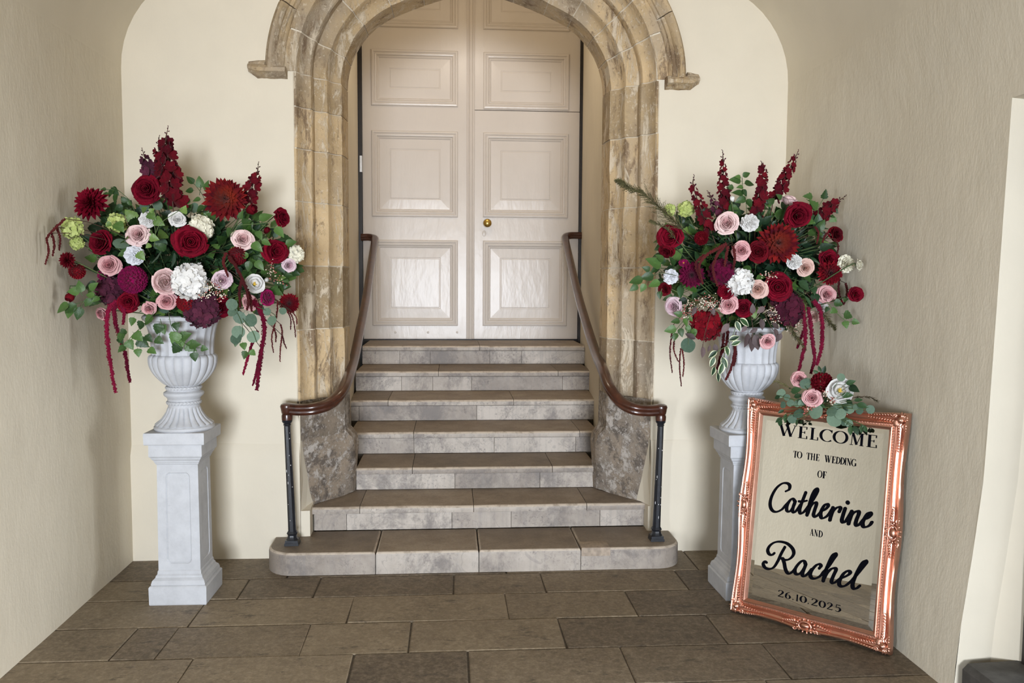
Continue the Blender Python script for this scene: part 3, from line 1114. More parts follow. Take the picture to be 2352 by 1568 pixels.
def handrail(sgn, base_px, pts, label):
    pb = at_z(*base_px, SZ[0])
    h = thing('handrail', label, 'handrail', (pb.x, pb.y, SZ[0]))
    P = catmull(pts, 10)
    rows = []
    for i, p in enumerate(P):
        t = (P[min(i + 1, len(P) - 1)] - P[max(i - 1, 0)]).normalized()
        side = t.cross(V((0, 0, 1))).normalized()
        up = side.cross(t)
        rows.append([p + side * a + up * b_ for a, b_ in RAILP])
    mb = MB().grid(rows, closed=True)
    for r_ in (rows[0], rows[-1]):
        mb.add(r_, [tuple(range(len(r_)))])
    part('rail', mb, M['mahogany'], h)
    e = V(pts[0])
    # rounded end of the rail over the post
    mb = MB().lathe([(.001, -.034), (.022, -.033), (.030, -.024), (.033, -.010), (.035, .004), (.038, .016), (.034, .027), (.020, .034), (.001, .036)], 24, (e.x, e.y, e.z), caps=False)
    part('rail_end', mb, M['mahogany'], h)
    mb = MB().lathe([(.030, -.062), (.031, -.040), (.029, -.030)], 20, (e.x, e.y, e.z))
    part('rail_block', mb, M['mahogany'], h)
    # iron post: square foot, tapering octagonal shaft, moulded cap
    z0, z1 = SZ[0], e.z - .060
    xb, yb = pb.x, pb.y
    foot = MB()
    for a, za, zb_ in ((.040, 0, .014), (.036, .014, .030)):
        foot.box((xb - a, yb - a, z0 + za), (xb + a, yb + a, z0 + zb_))
    rows = []
    for a, z in ((.033, .030), (.026, .040), (.024, .055), (.030, .066), (.024, .078)):
        rows.append([(xb + a * math.cos(PI / 4 * k + PI / 8) * 1.08, yb + a * math.sin(PI / 4 * k + PI / 8) * 1.08, z0 + z) for k in range(8)])
    foot.grid(rows, closed=True)
    foot.add(rows[-1], [tuple(range(8))])
    part('post_foot', foot, M['iron'], h)
    rows = []
    for i, t in enumerate(lin(0, 1, 8)):
        a = .0235 - .0055 * t
        x, y = xb + (e.x - xb) * t, yb + (e.y - yb) * t
        rows.append([(x + a * math.cos(PI / 4 * k + PI / 8), y + a * math.sin(PI / 4 * k + PI / 8), z0 + .075 + (z1 - .03 - z0 - .075) * t) for k in range(8)])
    mb = MB().grid(rows, closed=True)
    part('post', mb, M['iron'], h, False)
    mb = MB().lathe([(.018, -.036), (.022, -.030), (.019, -.024), (.026, -.016), (.030, -.008), (.024, 0)], 20, (e.x, e.y, z1))
    part('post_cap', mb, M['iron'], h)
    mb = MB()
    rr = random.Random(3 + sgn)
    for _ in range(10):
        t = rr.random()
        a = rr.uniform(-2.6, -.5)
        rad = (.0232 - .0055 * t) * .985
        x, y, z = xb + (e.x - xb) * t + rad * math.cos(a), yb + (e.y - yb) * t + rad * math.sin(a), z0 + .09 + (z1 - z0 - .14) * t
        mb.ball((x, y, z), (.0022, .0022, rr.choice((.002, .003, .004, .009))), 6, 4)
    part('paint_chips', mb, M['chip'], h, True, None, 'stuff')
    return h


def onto(px, py, y):
    return tuple(at_y(px, py, y))


LR = [onto(659, 939, -.165), onto(690, 941, -.17), onto(725, 938, -.165), onto(757, 927, -.11), onto(782, 905, -.02), onto(799, 872, .18)]
RR = [onto(1518, 941, -.20), onto(1486, 943, -.205), onto(1452, 938, -.20), onto(1421, 919, -.13), onto(1399, 889, -.03), onto(1384, 850, .18)]


def on_slope(px, py, za, ya_, sl):
    lo, hi = .1, 3.05
    for _ in range(40):
        y = (lo + hi) / 2
        p = at_y(px, py, y)
        # nearer points project higher than the slope line
        if p.z - (za + sl * (y - ya_)) > 0:
            lo = y
        else:
            hi = y
    return tuple(at_y(px, py, y))


for lst, pts in ((LR, [(813, 830), (826, 765), (841, 688), (852, 612), (860, 560)]), (RR, [(1369, 815), (1350, 757), (1330, 688), (1312, 612), (1300, 558)])):
    z5 = at_y(*pts[0], .52).z
    ztop = at_y(*pts[-1], 2.86).z
    for q, y in zip(pts, (.52, .98, 1.58, 2.28, 2.84)):
        lst.append(onto(*q, y))
LR += [onto(860, 549, 2.97), onto(849, 545, 3.02), onto(830, 545, 3.03)]
RR += [onto(1300, 545, 2.97), onto(1310, 541, 3.02), onto(1336, 541, 3.03)]
def bracket(h, px, py, y, sgn):
    p = at_y(px, py, y)
    q = V((p.x + sgn * .075, p.y + .01, p.z - .012))
    mb = MB().tube(catmull([p + V((0, 0, -.02)), (p + q) / 2 + V((0, 0, -.022)), q], 5), .0055, 6)
    mb.lathe([(.016, -.004), (.016, .004)], 10, (q.x, q.y, q.z))
    part('rail_bracket', mb, M['iron'], h)


hl = handrail(-1, (672, 1249), LR, 'mahogany handrail on a black iron post at the left of the steps')
hr = handrail(1, (1507, 1239), RR, 'mahogany handrail on a black iron post at the right of the steps')

bracket(hl, 812, 834, .50, -1)
bracket(hr, 1370, 820, .50, 1)

# ------------------------------------------------------------------ pedestals and urns


def sq_rows(prof):
    return [[(-a, -a, z), (a, -a, z), (a, a, z), (-a, a, z)] for a, z in prof]


def proto_pedestal():
    out = {}
    a0 = .142
    mb = MB()
    rows = sq_rows([(a0 - .003, 0), (a0, .006), (a0 + .001, .092), (a0 - .004, .099), (a0 - .010, .101)])
    mb.grid(rows, closed=True)
    mb.add(rows[0], [(3, 2, 1, 0)])
    out['plinth'] = mb
    mb = MB()
    rows = sq_rows([(a0 - .010, .099), (a0 - .008, .106), (a0 - .013, .124), (a0 - .025, .136), (a0 - .027, .145), (a0 - .033, .152), (.108, .166), (.104, .172)])
    out['base_moulding'] = mb.grid(rows, closed=True)
    # shaft with a shallow notched panel in each face
    zb, zt, ab, at_ = .170, .716, .1045, .1015
    mb = MB()

    def A(z):
        return ab + (at_ - ab) * (z - zb) / (zt - zb)
    pz0, pz1, pw, nch = .203, .672, .062, .016
    outl = [(-pw + nch, pz0), (pw - nch, pz0), (pw - nch * .3, pz0 + nch * .5), (pw, pz0 + nch * 1.3), (pw, pz1 - nch * 1.3), (pw - nch * .3, pz1 - nch * .5), (pw - nch, pz1), (-pw + nch, pz1),
            (-pw + nch * .3, pz1 - nch * .5), (-pw, pz1 - nch * 1.3), (-pw, pz0 + nch * 1.3), (-pw + nch * .3, pz0 + nch * .5)]
    pan = MB()
    for k in range(4):
        R4 = Matrix.Rotation(k * PI / 2, 4, 'Z')

        def F(x, z, d_=0):
            return (x * A(z) / ab, -A(z) + d_, z)
        # face frame: ring between the square edge and the panel outline
        edge = []
        for x, z in outl:
            t = math.atan2((z - .4375) / (zt - zb), x / (2 * ab))
            edge.append(t)
        sq = [(-ab, zb), (ab, zb), (ab, zb + .02), (ab, zb + .06), (ab, zt - .06), (ab, zt - .02), (ab, zt), (-ab, zt), (-ab, zt - .02), (-ab, zt - .06), (-ab, zb + .06), (-ab, zb + .02)]
        mb.grid([[F(x, z) for x, z in sq], [F(x, z) for x, z in outl]], R4, True)
        i1 = [F(x, z) for x, z in outl]
        ce = lambda x, z, s_: (x * (1 - s_ / pw), .4375 + (z - .4375) * (1 - s_ / .235))
        i2 = [F(*ce(x, z, .004), .0045) for x, z in outl]
        i3 = [F(*ce(x, z, .009), .0025) for x, z in outl]
        pan.grid([i1, i2, i3], R4, True)
        pan.add(i3, [tuple(range(12))], R4)
    out['shaft'] = mb
    out['panel'] = pan
    mb = MB()
    rows = sq_rows([(.100, .712), (.106, .716), (.107, .722), (.111, .727), (.112, .733), (.121, .745), (.123, .752), (.129, .757), (.131, .762), (.1305, .808), (.131, .818), (.12, .820)])
    out['cornice'] = mb.grid(rows, closed=True)
    mb = MB()
    rows = sq_rows([(.12, .819), (.144, .820), (.1475, .824), (.1485, .874), (.1465, .880), (.140, .8815)])
    mb.grid(rows, closed=True)
    mb.add(rows[-1], [(0, 1, 2, 3)])
    out['top_slab'] = mb
    return {k: v.mesh(k, M['cast'], k == 'panel' and False) for k, v in out.items()}


PED = proto_pedestal()


def pedestal(loc, s, rot, label):
    t = thing('pedestal', label, 'pedestal', loc, 'cast stone pedestals')
    t.rotation_euler.z = rot
    t.scale = (1, 1, s)
    for k, me in PED.items():
        put(k, me, t)
    return t


def wave(th, n, p=.7):
    return abs(math.cos(n * th / 2)) ** p


NF = 22


def proto_urn():
    seg = NF * 8
    TH = [2 * PI * k / seg for k in range(seg)]

    def body(prof):
        """prof: (z, r, gadroon amount, flute amount)"""
        rows = []
        for z, r, ga, fl in prof:
            rows.append([((r + ga * (wave(t, NF, .6) - .5) - fl * wave(t + PI / NF, NF, 1.2)) * math.cos(t), (r + ga * (wave(t, NF, .6) - .5) - fl * wave(t + PI / NF, NF, 1.2)) * math.sin(t), z) for t in TH])
        return MB().grid(rows, closed=True)
    out = {}
    out['foot'] = body([(0, .10, 0, 0), (0, .143, 0, 0), (.006, .148, 0, 0), (.016, .147, 0, 0), (.020, .142, 0, 0), (.024, .136, .006, 0), (.027, .139, .010, 0), (.033, .132, .012, 0), (.042, .119, .012, 0), (.056, .104, .012, 0), (.073, .092, .011, 0),
                        (.090, .083, .009, 0), (.108, .078, .006, 0), (.113, .0775, 0, 0), (.120, .077, 0, 0), (.129, .076, 0, 0)])
    out['stem'] = body([(.127, .074, 0, 0), (.143, .076, 0, 0), (.147, .080, 0, 0), (.155, .079, 0, 0), (.163, .084, 0, 0), (.172, .095, 0, 0), (.180, .0985, 0, 0), (.188, .097, 0, 0), (.195, .088, 0, 0), (.198, .082, 0, 0), (.205, .080, 0, 0), (.228, .077, 0, 0)])
    for nm, z, r in (('lower_rope_band', .136, .077), ('upper_rope_band', .212, .080)):
        rows = []
        for t in [2 * PI * k / 160 for k in range(160)]:
            rows.append([((r + (.0075 + .0028 * abs(math.sin(15 * t + a))) * math.cos(a)) * math.cos(t), (r + (.0075 + .0028 * abs(math.sin(15 * t + a))) * math.cos(a)) * math.sin(t), z + (.0075 + .0028 * abs(math.sin(15 * t + a))) * math.sin(a)) for a in [2 * PI * j / 8 for j in range(8)]])
        rows.append(rows[0])
        out[nm] = MB().grid(rows, closed=True)
    # gadrooned lower bowl
    pr = []
    for i in range(17):
        a = i / 16
        z = .226 + .130 * a
        r = .083 + (.162 - .083) * math.sin(a * PI / 2 * 1.02) ** .82
        pr.append((z, r, .011 * min(1, .45 + a), 0))
    pr += [(.362, .1625, .011, 0), (.370, .1610, .011, 0), (.376, .1585, .010, 0), (.381, .1545, .007, 0), (.384, .150, .003, 0)]
    out['lower_bowl'] = body(pr)
    pr = []
    for i in range(15):
        a = i / 14
        z = .372 + .180 * a
        r = .1475 + .004 * (1 - a) ** 2 + .030 * a ** 2.2
        pr.append((z, r, 0, .0075 * (1 - .4 * a)))
    out['upper_bowl'] = body(pr)
    out['rim'] = body([(.548, .172, 0, 0), (.556, .180, 0, 0), (.560, .188, 0, 0), (.570, .192, 0, 0), (.578, .190, 0, 0), (.583, .182, 0, 0), (.584, .168, 0, 0), (.570, .160, 0, 0), (.45, .13, 0, 0), (.44, .01, 0, 0)])
    return {k: v.mesh(k, M['cast']) for k, v in out.items()}


URN = proto_urn()


def urn(loc, s, label):
    t = thing('urn', label, 'urn', loc, 'fluted urns holding the flowers')
    t.scale = (s, s, s)
    for k, me in URN.items():
        put(k, me, t)
    return t


pa = at_z(344, 1390, 0)
pb_ = at_z(474.7, 1390.5, 0)
PL = V(((pa.x + pb_.x) / 2, (pa.y + pb_.y) / 2 + .142, 0))
pedestal(PL, 1.0, -.012, 'white cast stone pedestal standing left of the steps')
UL = urn((PL.x + .008, PL.y, .8815), 1.0, 'white fluted urn on the pedestal left of the steps')
pa = at_z(1665, 1380, 0)
PR = V((pa.x + .142, pa.y + .142, 0))
pedestal(PR, .985, .02, 'white cast stone pedestal standing behind the copper framed mirror')
UR = urn((at_y(1715.5, 905, PR.y).x, PR.y, .8815 * .985), .945, 'white fluted urn above the left corner of the copper mirror')

# ------------------------------------------------------------------ welcome mirror
MB0 = V((1.2834, -.9711, .005))
MANG, MTILT, MW, MH = -.7872, .1352, .7663, 1.0724
ex = V((math.cos(MANG), math.sin(MANG), 0))
nh = V((math.sin(MANG), -math.cos(MANG), 0))
ey = -nh * math.sin(MTILT) + V((0, 0, 1)) * math.cos(MTILT)
ez = ex.cross(ey)
MM = Matrix((ex, ey, ez)).transposed().to_4x4()
MM.translation = MB0
mir = thing('mirror', 'large ornate copper framed mirror lettered as a wedding welcome sign, by the right wall', 'mirror', MB0)
mir.rotation_euler = MM.to_euler()
FWID = .082


def mpart(name, mb, mat_, smooth=True, label=None):
    o = put(name, mb.mesh(name, mat_, smooth), mir)
    if label:
        o['label'] = label
    return o


# swept frame: one moulded rail per side, mitred, the outer edge bowing in between the ornaments
FPROF = [(0, -.034), (0, -.006), (.003, .006), (.009, .011), (.014, .008), (.020, -.002), (.030, -.006), (.040, -.002), (.046, .008), (.050, .011), (.0535, .008), (.055, .004), (.064, .004), (.0655, .009), (.070, .010), (.076, .005), (.0825, -.006)]
for side in range(4):
    L = MW if side % 2 == 0 else MH
    rows = []
    for t in lin(0, 1, 40):
        bow = .011 * math.sin(2 * PI * t) ** 2
        row = []
        for s_, h in FPROF:
            se = bow * (1 - s_ / FWID) + s_
            a = s_ + (L - 2 * s_) * t
            p = {0: (a, se), 1: (MW - se, a), 2: (MW - a, MH - se), 3: (se, MH - a)}[side]
            row.append((p[0], p[1], h + .004 * math.cos(4 * PI * t) * (1 if .005 < s_ < .045 else 0)))
        rows.append(row)
    mpart('frame_rail', MB().grid(rows), M['copper'])
    # rope of small beads along the inner fillet
    mb = MB()
    n = int((L - .14) / .0125)
    for i in range(n):
        a = .07 + (L - .14) * (i + .5) / n
        s_ = .0595
        p = {0: (a, s_), 1: (MW - s_, a), 2: (a, MH - s_), 3: (s_, a)}[side]
        ang = (0 if side % 2 == 0 else PI / 2) + .5
        mb.ball((0, 0, 0), (.0068, .0028, .0034), 6, 4, Matrix.Translation((p[0], p[1], .0055)) @ Matrix.Rotation(ang, 4, 'Z'))
    mpart('bead_row', mb, M['copper'])['kind'] = 'stuff'


def lobe(mb, x, y, h, ln, wd, ang, th=.005):
    mb.ball((ln * .5, 0, 0), (ln * .5, wd * .5, th), 8, 6, Matrix.Translation((x, y, h)) @ Matrix.Rotation(ang, 4, 'Z'))


def scroll(mb, x, y, h, r, a0, turn=1):
    pts = []
    for i in range(14):
        t = i / 13
        a = a0 + turn * t * 4.6
        rr = r * (1 - .75 * t)
        pts.append((x + rr * math.cos(a), y + rr * math.sin(a), h + .003 * t))
    mb.tube(pts, [.0042 - .0018 * i / 13 for i in range(14)], 6)
    mb.ball((pts[-1][0], pts[-1][1], h + .004), .0042, 6, 4)


def corner_ornament(cx_, cy_, sx_, sy_):
    mb = MB()
    X = lambda a: cx_ + sx_ * a
    Y = lambda a: cy_ + sy_ * a
    dirn = lambda a: math.atan2(sy_ * math.sin(a), sx_ * math.cos(a))
    mb.ball((X(.034), Y(.034), .006), (.017, .017, .013), 10, 6)
    mb.ball((X(.034), Y(.034), .017), (.009, .009, .007), 8, 5)
    for k in range(7):                       # shell of lobes opening to the mirror
        a = PI / 4 + (k - 3) * .27
        lobe(mb, X(.040), Y(.040), .008, .034 - .002 * abs(k - 3), .010, dirn(a), .0065)
    for k in range(5):                       # outer leaf tips
        a = PI / 4 + PI + (k - 2) * .42
        lobe(mb, X(.030), Y(.030), .006, .034, .014, dirn(a), .007)
    for p_, q_ in (((1, 0), (0, 1)), ((0, 1), (1, 0))):
        for k in range(11):                  # acanthus trail running along the rail
            d_ = .046 + .0125 * k
            sz = 1 - k / 15
            for s_ in (-1, 1):
                off = .026 + s_ * .0075 * sz
                x, y = p_[0] * d_ + q_[0] * off, p_[1] * d_ + q_[1] * off
                a = math.atan2(p_[1] + q_[1] * s_ * .9, p_[0] + q_[0] * s_ * .9)
                lobe(mb, X(x), Y(y), .002 + .005 * sz, .019 * sz + .004, .0085 * sz + .002, dirn(a), .0055 * sz + .001)
        scroll(mb, X(p_[0] * .060 + q_[0] * .014), Y(p_[1] * .060 + q_[1] * .014), .007, .012, dirn(math.atan2(p_[1], p_[0])), sx_ * sy_ * (1 if p_[0] else -1))
        scroll(mb, X(p_[0] * .052 + q_[0] * .050), Y(p_[1] * .052 + q_[1] * .050), .008, .009, dirn(math.atan2(p_[1], p_[0])), -sx_ * sy_ * (1 if p_[0] else -1))
    mpart('corner_ornament', mb, M['copper'])


for cx_, cy_, sx_, sy_ in ((0, 0, 1, 1), (MW, 0, -1, 1), (MW, MH, -1, -1), (0, MH, 1, -1)):
    corner_ornament(cx_, cy_, sx_, sy_)


def middle_ornament(side):
    mb = MB()
    L = MW if side % 2 == 0 else MH

    def P(a, s_):
        a += L / 2
        return {0: (a, s_), 1: (MW - s_, a), 2: (MW - a, MH - s_), 3: (s_, MH - a)}[side]
    rot = side * PI / 2
    x, y = P(0, .028)
    mb.ball((0, 0, 0), (.022, .013, .010), 12, 6, Matrix.Translation((x, y, .008)) @ Matrix.Rotation(rot, 4, 'Z'))
    rows = []
    for i in range(25):
        a = 2 * PI * i / 24
        c = V((x, y, .009)) + Matrix.Rotation(rot, 3, 'Z') @ V((.030 * math.cos(a), .019 * math.sin(a), 0))
        rows.append(c)
    mb.tube(rows, .004, 6, cap=False)
    for k in range(14):
        a = 2 * PI * k / 14
        d3 = Matrix.Rotation(rot, 3, 'Z') @ V((.034 * math.cos(a), .022 * math.sin(a), 0))
        lobe(mb, x + d3.x, y + d3.y, .006, .017, .011, math.atan2(d3.y, d3.x), .0055)
    for s_ in (-1, 1):
        for k in range(6):
            d_ = .046 + .012 * k
            sz = 1 - k / 8
            for q in (-1, 1):
                px_, py_ = P(s_ * d_, .026 + q * .010 * sz)
                lobe(mb, px_, py_, .004, .020 * sz + .004, .011 * sz + .002, rot + (0 if s_ > 0 else PI) + q * s_ * .6, .006 * sz + .001)
        px_, py_ = P(s_ * .050, .010)
        scroll(mb, px_, py_, .008, .011, rot, s_)
    mpart('middle_ornament', mb, M['copper'])


for side in range(4):
    middle_ornament(side)
# glass with a bevelled margin
a0, a1 = .078, .104
mb = MB()
r0 = [(a0, a0, -.0075), (MW - a0, a0, -.0075), (MW - a0, MH - a0, -.0075), (a0, MH - a0, -.0075)]
r1 = [(a1, a1, -.0045), (MW - a1, a1, -.0045), (MW - a1, MH - a1, -.0045), (a1, MH - a1, -.0045)]
r2 = [(x, y, -.012) for x, y, z in r0]
mb.grid([r2, r0, r1], closed=True)
mb.add(r1, [(0, 1, 2, 3)])
mb.add(r2, [(3, 2, 1, 0)])
mpart('mirror_glass', mb, M['silver'], False)
mpart('backing_board', MB().box((.01, .01, -.034), (MW - .01, MH - .01, -.026)), M['backing'], False)

# black vinyl lettering
ZV = -.0036


LIFT = [ZV]


def layer():
    # every stroke of vinyl lies a hair above the last
    LIFT[0] += 1.1e-4
    return LIFT[0]


def ribbon(mb, pts, ws, z=ZV):
    P = [V((p[0], p[1])) for p in pts]
    L_, R_ = [], []
    n = len(P)
    for i, p in enumerate(P):
        t = P[min(i + 1, n - 1)] - P[max(i - 1, 0)]
        if t.length < 1e-9:
            t = V((1, 0))
        t.normalize()
        nn = V((-t.y, t.x)) * ws[i] / 2
        L_.append((p.x + nn.x, p.y + nn.y, z))
        R_.append((p.x - nn.x, p.y - nn.y, z))
    for i in range(n - 1):
        mb.add([R_[i], R_[i + 1], L_[i + 1], L_[i]], [(0, 1, 2, 3)])


def disc(mb, x, y, r, z=ZV):
    mb.add([(x + r * math.cos(a), y + r * math.sin(a), z) for a in [2 * PI * k / 14 for k in range(14)]], [tuple(range(14))])


def script(strokes, thick, thin, balls=()):
    mb = MB()
    LIFT[0] = ZV
    for k, pts in strokes.items():
        P = catmull([V((p[0], p[1], 0)) for p in pts], 9)
        ws = []
        for i in range(len(P)):
            t = P[min(i + 1, len(P) - 1)] - P[max(i - 1, 0)]
            a = math.atan2(t.y, t.x)
            # a broad nib: heavy on strokes that run down the slope, light on hairlines
            q = abs(math.sin(a - math.radians(28)))
            ws.append(thin + (thick - thin) * q ** 1.5)
        for _ in range(2):
            ws = [(ws[max(i - 1, 0)] + ws[i] * 2 + ws[min(i + 1, len(ws) - 1)]) / 4 for i in range(len(ws))]
        ribbon(mb, P, ws, layer())
        disc(mb, P[0].x, P[0].y, ws[0] / 2, layer())
        disc(mb, P[-1].x, P[-1].y, ws[-1] / 2, layer())
    for x, y, r in balls:
        disc(mb, x, y, r)
    return mb


SCRIPT_A={'C':[(0.2306,0.6354),(0.2470,0.6476),(0.2485,0.6667),(0.2337,0.6756),(0.2100,0.6698),(0.1846,0.6447),(0.1660,0.6073),(0.1584,0.5717),(0.1623,0.5457),(0.1768,0.5301),(0.1966,0.5303),(0.2207,0.5468),(0.2374,0.5706),(0.2520,0.5901)],
'a':[(0.2816,0.5954),(0.2680,0.6061),(0.2538,0.5923),(0.2442,0.5681),(0.2441,0.5473),(0.2554,0.5419),(0.2676,0.5535),(0.2782,0.5779),(0.2816,0.5954)],
'a2':[(0.2807,0.5933),(0.2750,0.5699),(0.2730,0.5489),(0.2812,0.5429),(0.2934,0.5564),(0.3083,0.5833)],
't':[(0.3295,0.6466),(0.3192,0.6113),(0.3105,0.5800),(0.3069,0.5551),(0.3136,0.5434),(0.3279,0.5534),(0.3420,0.5746)],
't2':[(0.3004,0.5994),(0.3163,0.6004),(0.3376,0.6090)],
'h':[(0.3420,0.5746),(0.3610,0.6076),(0.3769,0.6399),(0.3842,0.6632),(0.3797,0.6735),(0.3696,0.6607),(0.3591,0.6294),(0.3499,0.5834),(0.3440,0.5416)],
'h2':[(0.3471,0.5496),(0.3557,0.5808),(0.3689,0.6016),(0.3815,0.6075),(0.3842,0.5970),(0.3783,0.5701),(0.3752,0.5493),(0.3833,0.5409),(0.3955,0.5512),(0.4103,0.5723)],
'e':[(0.4103,0.5723),(0.4267,0.5827),(0.4392,0.5995),(0.4366,0.6093),(0.4242,0.6041),(0.4122,0.5800),(0.4079,0.5572),(0.4147,0.5413),(0.4290,0.5459),(0.4457,0.5643),(0.4620,0.5964)],
'r':[(0.4629,0.5984),(0.4580,0.5702),(0.4533,0.5385)],
'r2':[(0.4544,0.5477),(0.4627,0.5784),(0.4756,0.5971),(0.4900,0.6058),(0.4976,0.6011),(0.4928,0.5850)],
'i':[(0.5186,0.6049),(0.5116,0.5730),(0.5081,0.5507),(0.5125,0.5401),(0.5236,0.5440),(0.5352,0.5667),(0.5487,0.5960)],
'n':[(0.5493,0.5972),(0.5439,0.5683),(0.5393,0.5380)],
'n2':[(0.5404,0.5461),(0.5500,0.5802),(0.5644,0.5972),(0.5779,0.6022),(0.5812,0.5914),(0.5734,0.5632),(0.5710,0.5442),(0.5779,0.5367),(0.5893,0.5467),(0.6031,0.5689)],
'e2':[(0.6031,0.5689),(0.6219,0.5795),(0.6336,0.5958),(0.6311,0.6053),(0.6196,0.5992),(0.6069,0.5731),(0.6011,0.5508),(0.6073,0.5378),(0.6209,0.5398),(0.6337,0.5507),(0.6415,0.5649)]}
SCRIPT_B={'R':[(0.1651,0.2767),(0.1547,0.2783),(0.1497,0.2641),(0.1613,0.2498),(0.1820,0.2481),(0.2044,0.2629),(0.2217,0.2965),(0.2351,0.3349),(0.2504,0.3697)],
'R2':[(0.2012,0.3301),(0.1894,0.3184),(0.1738,0.3209),(0.1665,0.3379),(0.1754,0.3609),(0.1974,0.3811),(0.2269,0.3905),(0.2604,0.3885),(0.2867,0.3716),(0.2960,0.3513),(0.2886,0.3299),(0.2703,0.3130),(0.2507,0.3087),(0.2405,0.3119)],
'R3':[(0.2455,0.3114),(0.2538,0.2924),(0.2609,0.2683),(0.2723,0.2511),(0.2856,0.2507),(0.3007,0.2663),(0.3122,0.2848)],
'a':[(0.3570,0.3108),(0.3505,0.3220),(0.3383,0.3218),(0.3220,0.3029),(0.3095,0.2779),(0.3112,0.2585),(0.3245,0.2553),(0.3396,0.2683),(0.3535,0.2942),(0.3572,0.3077)],
'a2':[(0.3568,0.3045),(0.3475,0.2707),(0.3471,0.2558),(0.3584,0.2553),(0.3745,0.2739),(0.3872,0.2941)],
'c':[(0.4226,0.3062),(0.4294,0.3193),(0.4210,0.3252),(0.4060,0.3156),(0.3891,0.2898),(0.3831,0.2664),(0.3922,0.2535),(0.4110,0.2567),(0.4316,0.2740),(0.4439,0.2946)],
'h':[(0.4439,0.2946),(0.4635,0.3224),(0.4835,0.3609),(0.4941,0.3818),(0.4903,0.3902),(0.4790,0.3785),(0.4663,0.3447),(0.4517,0.2949),(0.4458,0.2537)],
'h2':[(0.4481,0.2630),(0.4612,0.2939),(0.4779,0.3158),(0.4943,0.3232),(0.4996,0.3152),(0.4897,0.2851),(0.4839,0.2622),(0.4907,0.2539),(0.5039,0.2623),(0.5193,0.2798)],
'e':[(0.5193,0.2798),(0.5415,0.2942),(0.5607,0.3109),(0.5634,0.3222),(0.5507,0.3229),(0.5340,0.3047),(0.5213,0.2741),(0.5197,0.2553),(0.5310,0.2483),(0.5499,0.2574),(0.5747,0.2853)],
'l':[(0.5747,0.2853),(0.5959,0.3191),(0.6194,0.3578),(0.6310,0.3785),(0.6274,0.3868),(0.6151,0.3749),(0.6000,0.3413),(0.5856,0.2985),(0.5792,0.2666),(0.5848,0.2522),(0.5980,0.2554),(0.6110,0.2698)]}

TK, TN = .165, .045


def arc(cx_, cy_, rx, ry, a0_, a1_, tk=TK, n=26):
    pts, ws = [], []
    for i in range(n + 1):
        a = math.radians(a0_ + (a1_ - a0_) * i / n)
        pts.append((cx_ + rx * math.cos(a), cy_ + ry * math.sin(a)))
        ws.append(TN + (tk - TN) * abs(math.cos(a)) ** 1.4)
    return pts, ws


def bar(x0, y0, x1, y1, wd):
    return [(x0, y0), (x1, y1)], [wd, wd]


def serif(x, y, half=.11):
    return bar(x - half, y, x + half, y, TN)


